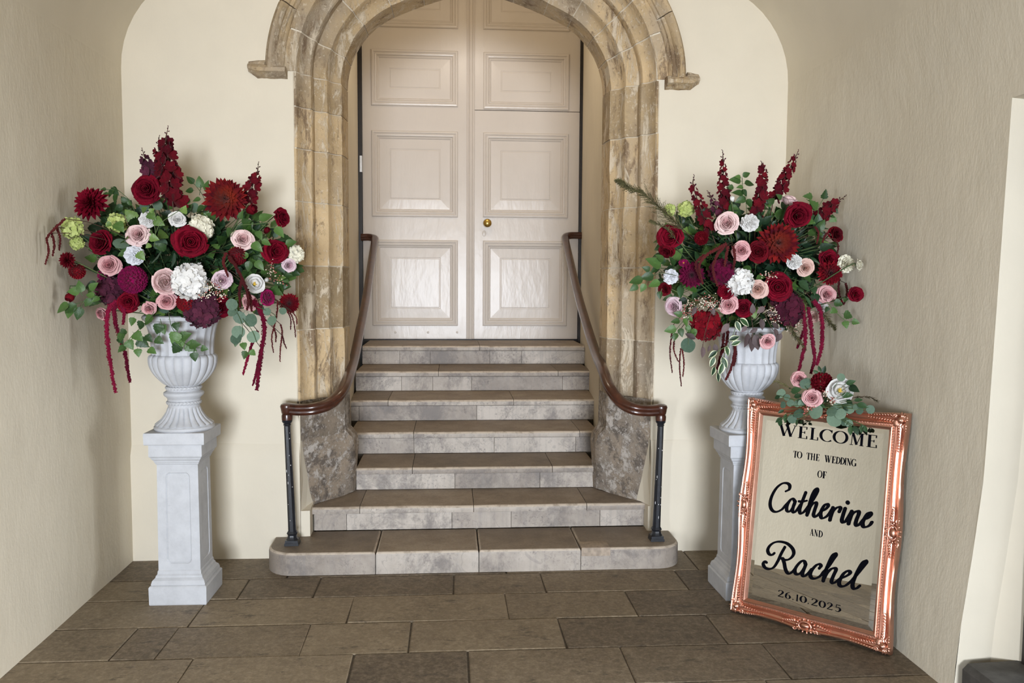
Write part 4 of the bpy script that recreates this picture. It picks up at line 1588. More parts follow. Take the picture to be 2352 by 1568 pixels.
H_ = TN / 2
GLYPH = {
    'W': (1.30, [bar(.13, 1, .44, .02, TK), bar(.43, .02, .70, .97, TN), bar(.60, 1, .91, .02, TK), bar(.90, .02, 1.18, 1, TN), serif(.13, 1 - H_, .16), serif(.58, 1 - H_, .15), serif(1.18, 1 - H_, .12)]),
    'E': (.68, [bar(.19, 0, .19, 1, TK), bar(.02, 1 - H_, .62, 1 - H_, TN), bar(.02, H_, .66, H_, TN), bar(.2, .52, .48, .52, TN), bar(.61, 1, .60, .78, TN * 1.3), bar(.65, 0, .63, .24, TN * 1.3), bar(.47, .42, .47, .62, TN)]),
    'L': (.62, [bar(.19, 0, .19, 1, TK), serif(.19, 1 - H_, .17), bar(.02, H_, .6, H_, TN), bar(.59, 0, .57, .26, TN * 1.3)]),
    'F': (.60, [bar(.19, 0, .19, 1, TK), bar(.02, 1 - H_, .58, 1 - H_, TN), serif(.19, H_, .17), bar(.2, .50, .46, .50, TN), bar(.57, 1, .56, .76, TN * 1.3), bar(.45, .40, .45, .60, TN)]),
    'C': (.86, [arc(.47, .5, .40, .49, 48, 312), bar(.76, .98, .75, .74, TN)]),
    'G': (.92, [arc(.47, .5, .40, .49, 48, 318), bar(.76, .98, .75, .74, TN), bar(.77, .04, .77, .42, TK), serif(.77, .42, .14)]),
    'O': (.98, [arc(.49, .5, .41, .485, 0, 360)]),
    'D': (.92, [bar(.19, 0, .19, 1, TK), arc(.24, .5, .57, .4775, -90, 90), bar(.02, 1 - H_, .26, 1 - H_, TN), bar(.02, H_, .26, H_, TN)]),
    'M': (1.12, [bar(.15, 0, .19, 1, TN), bar(.22, 1, .55, .06, TK), bar(.55, .06, .88, 1, TN), bar(.92, 0, .92, 1, TK), serif(.15, H_, .13), serif(.92, H_, .16), serif(.14, 1 - H_, .10), serif(.98, 1 - H_, .12)]),
    'N': (1.0, [bar(.17, 0, .17, 1, TN), bar(.17, .98, .80, .04, TK), bar(.82, 0, .82, 1, TN), serif(.17, H_, .13), serif(.10, 1 - H_, .12), serif(.82, 1 - H_, .13)]),
    'A': (.92, [bar(.14, 0, .45, 1, TN), bar(.45, .98, .78, 0, TK), bar(.24, .34, .64, .34, TN), serif(.14, H_, .12), serif(.78, H_, .15)]),
    'T': (.82, [bar(.41, 0, .41, 1, TK), bar(.03, 1 - H_, .79, 1 - H_, TN), serif(.41, H_, .17), bar(.04, 1, .03, .74, TN * 1.3), bar(.78, 1, .79, .74, TN * 1.3)]),
    'H': (1.0, [bar(.2, 0, .2, 1, TK), bar(.8, 0, .8, 1, TK), bar(.2, .51, .8, .51, TN), serif(.2, H_, .16), serif(.8, H_, .16), serif(.2, 1 - H_, .16), serif(.8, 1 - H_, .16)]),
    'I': (.40, [bar(.2, 0, .2, 1, TK), serif(.2, H_, .16), serif(.2, 1 - H_, .16)]),
    '2': (.60, [([(.08, .74), (.14, .92), (.30, .98), (.47, .90), (.50, .72), (.40, .50), (.22, .25), (.06, .03)], [.07, .07, .06, .11, .15, .12, .08, .06]), bar(.05, .045, .56, .045, .09), bar(.55, 0, .57, .17, TN)]),
    '6': (.60, [arc(.30, .31, .23, .29, 0, 360, .14), ([(.075, .34), (.10, .62), (.22, .84), (.46, .99)], [.14, .13, .09, .05])]),
    '1': (.34, [bar(.19, 0, .19, .98, .14), serif(.19, H_, .14), bar(.03, .86, .19, .98, TN)]),
    '0': (.64, [arc(.32, .5, .25, .48, 0, 360, .14)]),
    '5': (.58, [bar(.14, .97, .50, .97, .08), bar(.14, .99, .11, .55, TN * 1.2), ([(.11, .56), (.28, .63), (.46, .52), (.48, .28), (.36, .06), (.20, .02), (.07, .10)], [.05, .07, .12, .15, .10, .06, .06])]),
    '.': (.2, [bar(.02, .07, .18, .07, .15)]),
}


def word(letters, bold=1.0):
    """letters: (character, left u, right u, base v, cap height)"""
    mb = MB()
    for ch, u0, u1, v0, h in letters:
        adv, strokes = GLYPH[ch]
        if ch == '.':
            disc(mb, (u0 + u1) / 2, v0 + h * .09, h * .085)
            continue
        xs = [p[0] for s_ in strokes for p in s_[0]]
        lo, hi = min(xs) - .02, max(xs) + .02
        kx = (u1 - u0) / (hi - lo)
        LIFT[0] = ZV
        for pts, ws in strokes:
            zv = layer()
            if len(pts) == 2:
                # straight stroke: keep the horizontal width of stems when the letter is condensed
                (x0, y0), (x1, y1) = pts
                hw = ws[0] / 2 * (bold if abs(y1 - y0) > .3 and ws[0] > .1 else 1.15)
                d_ = V((x1 - x0, y1 - y0))
                d_.normalize()
                nx_, ny_ = -d_.y * hw, d_.x * hw
                q = [(x0 + nx_, y0 + ny_), (x0 - nx_, y0 - ny_), (x1 - nx_, y1 - ny_), (x1 + nx_, y1 + ny_)]
                mb.add([(u0 + (x - lo) * kx, v0 + y * h, zv) for x, y in q], [(0, 1, 2, 3)])
            else:
                P = catmull([V((x, y, 0)) for x, y in pts], 6) if len(pts) < 15 else [V((x, y, 0)) for x, y in pts]
                W_ = []
                for i in range(len(P)):
                    t = i / (len(P) - 1) * (len(ws) - 1)
                    k = min(int(t), len(ws) - 2)
                    W_.append(ws[k] + (ws[k + 1] - ws[k]) * (t - k))
                L_, R_ = [], []
                for i, p in enumerate(P):
                    t = (P[min(i + 1, len(P) - 1)] - P[max(i - 1, 0)]).normalized()
                    if len(pts) > 15 and i in (0, len(P) - 1) and (P[0] - P[-1]).length < .02:
                        t = (P[1] - P[-2]).normalized()
                    nn = V((-t.y * bold, t.x * 1.1, 0)) * W_[i] / 2
                    for lst, s_ in ((L_, 1), (R_, -1)):
                        q = p + nn * s_
                        lst.append((u0 + (q.x - lo) * kx, v0 + q.y * h, zv))
                for i in range(len(P) - 1):
                    mb.add([R_[i], R_[i + 1], L_[i + 1], L_[i]], [(0, 1, 2, 3)])
    return mb


def letters(mb, label):
    return mpart('lettering', mb, M['vinyl'], None, label)


B1, H1 = .9004, .0575
letters(word([('W', .1650, .2625, B1, H1), ('E', .2674, .3146, B1, H1), ('L', .3246, .3673, B1, H1), ('C', .3771, .4318, B1, H1), ('O', .4396, .5019, B1, H1), ('M', .5135, .5796, B1, H1), ('E', .589, .6366, B1, H1)], 1.12),
        'largest line of capitals across the top')
B2, H2 = .8038, .0328
letters(word([('T', .2534, .2725, B2, H2), ('O', .2737, .2954, B2, H2), ('T', .3189, .3375, B2, H2), ('H', .3395, .3599, B2, H2), ('E', .3638, .3803, B2, H2), ('W', .4047, .4373, B2, H2), ('E', .4398, .4574, B2, H2),
              ('D', .4588, .4777, B2, H2), ('D', .4793, .4980, B2, H2), ('I', .4995, .5066, B2, H2), ('N', .508, .529, B2, H2), ('G', .5309, .5528, B2, H2)], 1.45), 'second line of small capitals')
B3, H3 = .7268, .0335
letters(word([('O', .3795, .3990, B3, H3), ('F', .4020, .4205, B3, H3)], 1.45), 'two small capitals below the second line')
B5, H5 = .4500, .0315
letters(word([('A', .3651, .3835, B5, H5), ('N', .3850, .4035, B5, H5), ('D', .4060, .4240, B5, H5)], 1.4), 'three small capitals between the two script lines')
B6, H6 = .1295, .0315
letters(word([('2', .2354, .2632, B6, H6), ('6', .2736, .2962, B6, H6), ('.', .3077, .3134, B6, H6), ('1', .3245, .3360, B6, H6), ('0', .3456, .374, B6, H6), ('.', .3821, .3877, B6, H6), ('2', .3986, .428, B6, H6),
              ('0', .4364, .4639, B6, H6), ('2', .4724, .4981, B6, H6), ('5', .5109, .5347, B6, H6)], 1.35), 'date in small figures near the bottom')
letters(script(SCRIPT_A, .0182, .0088, []), 'upper line of large flowing script')
mb = MB()
disc(mb, .5280, .6336, .0105)
letters(mb, 'round dot above the upper script line')
letters(script(SCRIPT_B, .0184, .0090), 'lower line of large flowing script')

# ------------------------------------------------------------------ flowers: petal and leaf meshes (unit radius, facing +z)


def sheet(f, nu, nv):
    """f(u in -1..1, v in 0..1) -> point; a petal or leaf blade"""
    rows = [[f(-1 + 2 * i / nu, j / nv) for i in range(nu + 1)] for j in range(nv + 1)]
    return MB().grid(rows)


def rose_petal(R, wid, ztop, zbot, lip, phi=0.0, tilt=0.0, nu=6, nv=7, seed=0, tuck=.05):
    """one petal of a cup: rises from zbot to ztop at radius R, its rim rolled outwards by lip"""
    sg = 1 if seed % 2 else -1

    def f(u, v_):
        r = R * (.20 + .80 * math.sin(min(1, v_ * 1.25) * PI / 2))
        k = max(0, v_ - .62) / .38
        r += lip * (k ** 1.5) * (1 + .35 * abs(u))
        r += tuck * u * sg * (.4 + .6 * v_)
        a = phi + u * wid * (.50 + .50 * math.sin(min(1, v_ * 1.1) * PI / 2)) * (1 - .10 * v_ ** 4)
        z = zbot + (ztop - zbot) * min(v_, .62 + .30 * math.sin(k * PI / 2)) / .92 - lip * .75 * k ** 2.2
        z -= .16 * abs(u) ** 2.2 * v_ * v_
        r += .022 * math.sin(seed * 3 + u * 4.5) * v_
        z += .025 * math.sin(seed * 5 + u * 5) * v_
        return (r * math.cos(a), r * math.sin(a), z)
    return sheet(f, nu, nv)


def rose_proto(seed, openness=1.0, nm='rose'):
    rr = random.Random(seed)
    inner = MB()
    k = 0
    phi = rr.random() * 6
    # tight spiral heart
    rows = []
    for i in range(40):
        a = phi + i * .42
        r = .022 + .0052 * i
        rows.append([(r * math.cos(a) * s_, r * math.sin(a) * s_, z) for s_, z in ((.3, -.2), (.80, .26), (.97, .52), (1.13, .66 - .0010 * i), (1.22, .63 - .0010 * i))])
    inner.grid(rows)
    for n, R, w_, zt, lip in ((3, .285, 1.30, .64, .055), (3, .385, 1.25, .60, .065), (4, .485 * openness, 1.0, .53, .085)):
        for j in range(n):
            k += 1
            p_ = rose_petal(R * rr.uniform(.95, 1.05), w_, zt * rr.uniform(.93, 1.05), -.35, lip, phi + (j + rr.uniform(-.15, .15)) * 2 * PI / n + k * .3, seed=k, tuck=.055)
            inner.add(p_.v, p_.f)
    out = [('heart', inner.mesh('rose_heart', M['red'], True, False), None)]
    for n, R, w_, zt, lip in ((4, .595 * openness, .98, .43, .115), (5, .705 * openness, .84, .29, .15), (5, .80 * openness, .84, .10, .19)):
        for j in range(n):
            k += 1
            me = rose_petal(R * rr.uniform(.94, 1.05), w_, zt + rr.uniform(-.04, .05), -.48, lip * rr.uniform(.75, 1.3), phi + (j + rr.uniform(-.15, .15)) * 2 * PI / n + k * .45, seed=k, tuck=.075).mesh('rose_petal', M['red'], True, False)
            out.append(('petal', me, None))
    sp = MB()
    for j in range(5):
        a0_ = j * 2 * PI / 5
        s_ = sheet(lambda u, v_: ((.15 + .62 * v_) * math.cos(a0_ + u * .30 * (1 - v_)), (.15 + .62 * v_) * math.sin(a0_ + u * .30 * (1 - v_)), -.52 - .05 * math.sin(v_ * 3)), 2, 3)
        sp.add(s_.v, s_.f)
    sp.ball((0, 0, -.55), (.2, .2, .14), 8, 4)
    out.append(('sepals', sp.mesh('rose_sepals', M['stem'], True, False), 'stem'))
    return out


def dahlia_petal(L, W, cup, curl, elev):
    ce, se = math.cos(elev), math.sin(elev)

    def f(u, v_):
        wv = W * (math.sin(PI * min(1, .12 + v_ * .88)) ** .75) * (1 if v_ < .6 else 1 - ((v_ - .6) / .4) ** 2 * .55)
        x = .06 + L * v_
        y = u * wv
        z = cup * u * u * wv * 1.5 + curl * v_ * v_
        return (x * ce - z * se, y, x * se + z * ce)
    return sheet(f, 2, 5)


def dahlia_proto(seed, rings, nm):
    """rings: (count, length, width, elevation in degrees); the two outermost rings are separate petals"""
    rr = random.Random(seed)
    out = []
    inner = MB()
    for i, (n, L, W, el) in enumerate(rings):
        for j in range(n):
            a = (j + .5 * (i % 2)) * 2 * PI / n + rr.uniform(-.06, .06)
            pm = dahlia_petal(L * rr.uniform(.92, 1.05), W, .55, .06, math.radians(el + rr.uniform(-6, 6)))
            R4 = Matrix.Rotation(a, 4, 'Z') @ Matrix.Translation((0, 0, -.10 + .05 * i))
            if i < 2:
                t = MB().add(pm.v, pm.f, R4)
                out.append(('petal', t.mesh(nm + '_petal', M['rust'], True, False), None))
            else:
                inner.add(pm.v, pm.f, R4)
    inner.ball((0, 0, .12), (.16, .16, .16), 8, 5)
    out.insert(0, ('heart', inner.mesh(nm + '_heart', M['rust'], True, False), None))
    cal = MB().ball((0, 0, -.2), (.26, .26, .16), 10, 5)
    out.append(('calyx', cal.mesh(nm + '_calyx', M['stem'], True, False), 'stem'))
    return out


def fib(n, zmin=-.25):
    pts = []
    for i in range(n):
        z = 1 - (1 - zmin) * (i + .5) / n
        r = math.sqrt(max(0, 1 - z * z))
        a = i * 2.39996
        pts.append(V((r * math.cos(a), r * math.sin(a), z)))
    return pts


def frame_z(d, roll=0.0):
    q = V((0, 0, 1)).rotation_difference(V(d))
    return q.to_matrix().to_4x4() @ Matrix.Rotation(roll, 4, 'Z')


def mum_proto(seed, n=110, L=.34, W=.10, nm='mum'):
    rr = random.Random(seed)
    out, inner = [], MB()
    for i, d in enumerate(fib(n, -.45)):
        tgt = (d * .62 + V((0, 0, .25))).normalized() if d.z > .2 else (d + V((0, 0, .55))).normalized()
        ax = tgt
        pm = sheet(lambda u, v_: (u * W * math.sin(PI * (.18 + .72 * v_)), -.10 * u * u * v_ + .16 * v_ * v_ * (1 if d.z < .6 else .3), L * v_), 2, 4)
        # local z along the petal, local y facing the axis of the bloom
        y_ = (V((0, 0, 1)) - ax * ax.z)
        y_ = y_.normalized() if y_.length > .05 else V((0, 1, 0))
        x_ = y_.cross(ax)
        R4 = Matrix((x_, y_, ax)).transposed().to_4x4()
        R4.translation = d * .60
        if d.z < -.05 and i % 2 == 0:
            out.append(('petal', MB().add(pm.v, pm.f, R4).mesh(nm + '_petal', M['scarlet'], True, False), None))
        else:
            inner.add(pm.v, pm.f, R4)
    inner.ball((0, 0, -.05), .56, 12, 8)
    out.insert(0, ('heart', inner.mesh(nm + '_heart', M['scarlet'], True, False), None))
    out.append(('calyx', MB().ball((0, 0, -.72), (.3, .3, .16), 8, 4).mesh(nm + '_calyx', M['stem'], True, False), 'stem'))
    return out


def ruffle_proto(seed, nm='ruffle', layers=((1.0, -.12), (.90, .06), (.76, .22), (.60, .36), (.44, .46), (.26, .54))):
    """carnation: tiers of frilled petals"""
    rr = random.Random(seed)
    out, inner = [], MB()
    for i, (R, z0) in enumerate(layers):
        n = 6 if i < 2 else 5
        for j in range(n):
            a = (j + .5 * (i % 2)) * 2 * PI / n + rr.uniform(-.2, .2)
            ph = rr.uniform(0, 6)
            wd = .80 if i < 3 else .95

            def f(u, v_):
                aa = u * wd * (.35 + .65 * v_)
                r = R * (.15 + .85 * v_) * (1 - .10 * u * u) * (1 + .05 * math.sin(9 * u + ph) * v_)
                z = z0 - .25 * (1 - v_) + (.15 * math.sin(6.5 * u + ph) + .08 * math.sin(13 * u + 2 * ph)) * v_ ** 2 - .10 * v_ * v_ * (1 if i < 2 else -1.2)
                return (r * math.cos(aa + a), r * math.sin(aa + a), z)
            pm = sheet(f, 12, 4)
            if i < 2:
                out.append(('petal', pm.mesh(nm + '_petal', M['white'], True, False), None))
            else:
                inner.add(pm.v, pm.f)
    out.insert(0, ('heart', inner.mesh(nm + '_heart', M['white'], True, False), None))
    out.append(('calyx', MB().lathe([(.05, -.9), (.16, -.8), (.2, -.4), (.28, -.2)], 8).mesh(nm + '_calyx', M['stem'], True, False), 'stem'))
    return out


def floret_mesh(npet, nm, cup=.12, width=.62):
    mb = MB()
    for j in range(npet):
        a = j * 2 * PI / npet

        def f(u, v_):
            w_ = width * math.sin(PI * (.10 + .80 * v_)) ** .7
            x, y = .06 + .94 * v_, u * w_
            return (x, y, cup * v_ * v_ + .10 * u * u * v_ - (.16 * max(0, v_ - .65)))
        pm = sheet(f, 2, 3)
        mb.add(pm.v, pm.f, Matrix.Rotation(a, 4, 'Z'))
    mb.ball((0, 0, .03), .09, 5, 3)
    return mb.mesh(nm, M['white'], True, False)


FLORET4 = floret_mesh(4, 'floret_four', .30, .50)
FLORET5 = floret_mesh(5, 'floret_five', .45, .46)


def hydrangea_proto(seed, n=44, size=.34, nm='hydrangea'):
    rr = random.Random(seed)
    out = [('heart', MB().ball((0, 0, -.12), (.60, .60, .52), 10, 6).mesh(nm + '_core', M['white'], True, False), None)]
    for d in fib(n, -.55):
        R4 = frame_z((d + V((rr.uniform(-.45, .45), rr.uniform(-.45, .45), .15))).normalized(), rr.random() * 3)
        s_ = size * rr.uniform(.85, 1.15)
        T = Matrix.Translation(V((d.x, d.y, d.z * .8)) * rr.uniform(.70, .92) - V((0, 0, .08))) @ R4 @ Matrix.Scale(s_, 4)
        out.append(('floret', FLORET4, T))
    return out


def peony_proto(seed):
    rr = random.Random(seed)
    out, inner = [], MB()
    k = 0
    for n, R, w_, zt in ((4, .16, 1.1, .56), (5, .30, .95, .54), (7, .43, .75, .50), (8, .56, .62, .44), (8, .69, .60, .37)):
        for j in range(n):
            k += 1
            p_ = rose_petal(R * rr.uniform(.88, 1.1), w_, zt + rr.uniform(-.05, .05), -.4, rr.uniform(-.03, .04), j * 2 * PI / n + k * .37, seed=k, tuck=rr.uniform(.05, .13), nu=7)
            inner.add(p_.v, p_.f)
    out.append(('heart', inner.mesh('peony_heart', M['blush'], True, False), None))
    for n, R, w_, zt, lip in ((5, .80, .92, .28, .04), (6, .90, .85, .08, .10)):
        for j in range(n):
            k += 1
            out.append(('petal', rose_petal(R, w_, zt, -.50, lip, j * 2 * PI / n + k * .17, seed=k, nu=7).mesh('peony_petal', M['blush'], True, False), None))
    out.append(('calyx', MB().ball((0, 0, -.55), (.3, .3, .14), 8, 4).mesh('peony_calyx', M['stem'], True, False), 'stem'))
    return out


def ranunculus_proto(seed):
    out = []
    k = 0
    st = MB()
    rr = random.Random(seed)
    for i in range(26):
        a, r = rr.uniform(0, 6.28), rr.uniform(.02, .2)
        st.tube([(r * .6 * math.cos(a), r * .6 * math.sin(a), -.2), (r * math.cos(a), r * math.sin(a), .10)], [.015, .03], 5)
    st.ball((0, 0, -.1), (.14, .14, .12), 8, 5)
    out.append(('stamens', st.mesh('ranunculus_stamens', M['yellow'], True, False), 'yellow'))
    for n, R, w_, zt, lip in ((5, .48, 1.0, .38, -.04), (6, .74, .9, .36, -.02), (7, .98, .8, .16, .06)):
        for j in range(n):
            k += 1
            out.append(('petal', rose_petal(R, w_, zt, -.45, lip, j * 2 * PI / n + k * .21, seed=k, nu=7).mesh('ranunculus_petal', M['white'], True, False), None))
    out.append(('calyx', MB().ball((0, 0, -.5), (.3, .3, .12), 8, 4).mesh('ranunculus_calyx', M['stem'], True, False), 'stem'))
    return out


def bud_proto(seed):
    out = []
    inner = MB().ball((0, 0, 0), (.5, .5, .75), 10, 7)
    out.append(('heart', inner.mesh('bud_heart', M['red'], True, False), None))
    for j in range(4):
        out.append(('petal', rose_petal(.62, 1.0, .72, -.75, -.12, j * PI / 2, seed=j).mesh('bud_petal', M['red'], True, False), None))
    sp = MB()
    for j in range(5):
        a0_ = j * 2 * PI / 5
        s_ = sheet(lambda u, v_: ((.30 + .36 * math.sin(v_ * 2.2)) * math.cos(a0_ + u * .4 * (1 - v_)), (.30 + .36 * math.sin(v_ * 2.2)) * math.sin(a0_ + u * .4 * (1 - v_)), -.8 + .8 * v_), 2, 4)
        sp.add(s_.v, s_.f)
    out.append(('sepals', sp.mesh('bud_sepals', M['stem'], True, False), 'stem'))
    return out


PROTO = {
    'rose': [rose_proto(1), rose_proto(2, 1.04), rose_proto(3, .97)],
    'dahlia': [dahlia_proto(4, [(17, 1.0, .185, -4), (17, .96, .185, 12), (16, .88, .175, 26), (14, .78, .165, 40), (11, .64, .15, 54), (8, .48, .125, 68), (5, .34, .1, 82)], 'dahlia')],
    'chrysanthemum': [mum_proto(5, 84, .46, .125)],
    'ball_dahlia': [mum_proto(6, 130, .40, .105, 'ball_dahlia')],
    'carnation': [ruffle_proto(7), ruffle_proto(8)],
    'hydrangea': [hydrangea_proto(9, 62, .30)],
    'viburnum': [hydrangea_proto(10, 40, .33, 'viburnum')],
    'peony': [peony_proto(11)],
    'ranunculus': [ranunculus_proto(12)],
    'rosebud': [bud_proto(13)],
}
CATS = {'rose': 'rose', 'dahlia': 'dahlia', 'chrysanthemum': 'chrysanthemum', 'ball_dahlia': 'dahlia', 'carnation': 'carnation', 'hydrangea': 'hydrangea', 'viburnum': 'viburnum',
        'peony': 'peony', 'ranunculus': 'ranunculus', 'rosebud': 'rosebud'}
GROUPS = {'rose': 'roses', 'dahlia': 'dahlias', 'chrysanthemum': 'chrysanthemums', 'ball_dahlia': 'dahlias', 'carnation': 'carnations', 'hydrangea': 'hydrangea heads', 'viburnum': 'green viburnum heads',
          'peony': 'peonies', 'ranunculus': 'ranunculus', 'rosebud': 'rosebuds'}
_turn = random.Random(21)


def bloom(kind, pos, face, r, mat_, label, root=None, where='', squash=1.0):
    """one flower: an Empty at its heart, petals as its parts, and a stem running back into the arrangement"""
    face = V(face).normalized()
    t = thing(kind, label, CATS[kind], pos, '%s %s' % (GROUPS[kind], where))
    Q = frame_z(face, _turn.uniform(0, 6.28))
    t.rotation_euler = Q.to_euler()
    t.scale = (r, r, r * squash)
    pr = PROTO[kind]
    for nm, me, T in pr[_turn.randrange(len(pr))]:
        o = bpy.data.objects.new(nm, me)
        C.objects.link(o)
        o.parent = t
        o.matrix_basis = T if isinstance(T, Matrix) else Matrix.Identity(4)
    for c in t.children:
        key = {'sepals': 'stem', 'calyx': 'stem', 'stamens': 'yellow'}.get(c.name.split('.')[0], mat_)
        c.material_slots[0].link = 'OBJECT'
        c.material_slots[0].material = M[key]
    if root is not None:
        inv = (Matrix.Translation(pos) @ Q @ Matrix.Diagonal((r, r, r * squash, 1))).inverted()
        p0 = V(pos) - face * r * .4
        p1 = p0 - face * r * 1.4
        pts = [inv @ p for p in catmull([p0, p1, p1 * .45 + V(root) * .55 - V((0, 0, .0)), V(root)], 4)]
        put('stem', MB().tube(pts, .0030 / r, 5).mesh('flower_stem', M['stem'], True, False), t)
    return t


# leaves: base at the origin, blade along +y, upper side +z; unit length


def leaf_mesh(nm, mat_, wfun, fold=.18, droop=.25, serr=0.0, nu=4, nv=9, edge=None):
    def f(u, v_):
        w_ = wfun(v_)
        if serr and abs(u) > .99:
            w_ *= 1 + serr * (1 if int(v_ * nv) % 2 else -1)
        x = u * w_
        return (x, v_, fold * abs(x) + .03 * math.cos(v_ * 22) * abs(u) * (1 if serr else .25) - droop * v_ * v_)
    mb = sheet(f, nu, nv)
    rib = MB().tube([(0, -.16, .0), (0, 0, 0)] + [(0, v_, -droop * v_ * v_ - .004) for v_ in (.3, .6, .9)], [.014, .014, .012, .008, .004], 4)
    mb.add(rib.v, rib.f)
    mats = [mat_]
    if edge:
        mats.append(edge)
        n = nu
        for i in range(nu * nv):
            if i % nu in (0, nu - 1):
                mb.mi[i] = 1
    return mb.mesh(nm, mats, True, False)


ovate = lambda v_: .40 * math.sin(PI * v_ ** .72) ** .85 * (1 - .25 * v_)
heart = lambda v_: .46 * (math.sin(PI * min(1, v_ ** .58)) ** .75) * (1 - .35 * v_ * v_)
round_ = lambda v_: .52 * math.sqrt(max(0, 1 - (2 * v_ - 1) ** 2)) ** .92
ellip = lambda v_: .27 * math.sin(PI * v_ ** .85) ** .9
lance = lambda v_: .13 * math.sin(PI * v_ ** .8)


def maple(v_):
    return .42 * math.sin(PI * v_ ** .62) ** .6 * (1 - .45 * v_) * (1.12 if .2 < v_ < .38 else 1)


LEAF = {
    'ivy': leaf_mesh('ivy_leaf', M['ivy'], heart, .20, .22, .07),
    'ivy_bright': leaf_mesh('ivy_leaf_bright', M['lime_leaf'], heart, .20, .22, .07),
    'rose_leaf': leaf_mesh('rose_leaf', M['dark_leaf'], ovate, .22, .28, .04),
    'laurel': leaf_mesh('laurel_leaf', M['dark_leaf'], ellip, .25, .2),
    'ovate': leaf_mesh('ovate_leaf', M['ivy'], ovate, .22, .3),
    'eucalyptus': leaf_mesh('eucalyptus_leaf', M['grey_leaf'], round_, .06, .12),
    'lance': leaf_mesh('lance_leaf', M['dark_leaf'], lance, .2, .3),
    'plum': leaf_mesh('plum_leaf', M['plum_leaf'], ellip, .2, .25),
    'variegated': leaf_mesh('variegated_leaf', M['dark_leaf'], ellip, .2, .2, nu=6, edge=M['cream_edge']),
    'maple': leaf_mesh('lobed_leaf', M['ivy'], maple, .15, .2, .12),
}


def aim(base, tip, normal, ln=None, roll=0):
    d = V(tip) - V(base)
    L = ln or d.length
    y_ = d.normalized()
    n_ = V(normal) - y_ * V(normal).dot(y_)
    if n_.length < .05:
        n_ = V((.3, -.8, .5)) - y_ * V((.3, -.8, .5)).dot(y_)
    z_ = n_.normalized()
    x_ = y_.cross(z_)
    m_ = Matrix((x_, y_, z_)).transposed().to_4x4() @ Matrix.Rotation(roll, 4, 'Y')
    m_ = m_ @ Matrix.Scale(L, 4)
    m_.translation = V(base)
    return m_


def hang_leaf(parent, kind, base, tip, normal, ln=None, roll=0):
    b_ = base_of(parent)
    o = bpy.data.objects.new('leaf', LEAF[kind])
    C.objects.link(o)
    o.parent = parent
    o.matrix_basis = aim(V(base) - b_, V(tip) - b_, normal, ln, roll)
    return o


# ------------------------------------------------------------------ the two arrangements
class Arr:
    """an arrangement: dome in front of the urn, with blooms set on it"""

    def __init__(s, name, centre, pc, pr, y0, Ry, urn_top):
        s.name, s.c, s.pc, s.pr, s.y0, s.Ry, s.root = name, V(centre), pc, pr, y0, Ry, V(urn_top)
        s.blooms = []

    def depth(s, px, py, extra=0):
        q = ((px - s.pc[0]) / s.pr[0]) ** 2 + ((py - s.pc[1]) / s.pr[1]) ** 2
        return s.y0 - s.Ry * math.sqrt(max(0, 1 - q)) - .12 * max(0, math.sqrt(q) - .95) + extra

    def spot(s, px, py, r=.03, extra=0):
        y = s.depth(px, py, extra)
        for _ in range(60):
            p = at_y(px, py, y)
            if XL + .05 + r < p.x < xr(p.y, p.z) - .04 - r and p.y < -.08:
                break
            y -= .02
        return p

    def flower(s, kind, px, py, dpx, mat_, label, face=None, extra=0, squash=1.0):
        y = s.depth(px, py, extra)
        r = dpx / 2 / CAM_F * (y - EYE.y)
        p = s.spot(px, py, r, extra)
        r = dpx / 2 / CAM_F * (p - EYE).dot(FW)
        d = (p - s.c).normalized()
        view = (EYE - p).normalized()
        f = (d * .55 + view * 1.0).normalized() if face is None else (CR * face[0] + CU * face[1] + view * face[2]).normalized()
        s.blooms.append((px, py, dpx, p))
        return bloom(kind, p, f, r, mat_, label, s.root, 'in the %s urn' % s.name, squash)


AL = Arr('left', at_y(415, 610, -.50), (412, 590), (300, 195), -.50, .40, UL.location + V((0, 0, .57)))
AR = Arr('right', at_y(1722, 610, -.62), (1720, 605), (265, 195), -.62, .36, UR.location + V((0, 0, .54)))

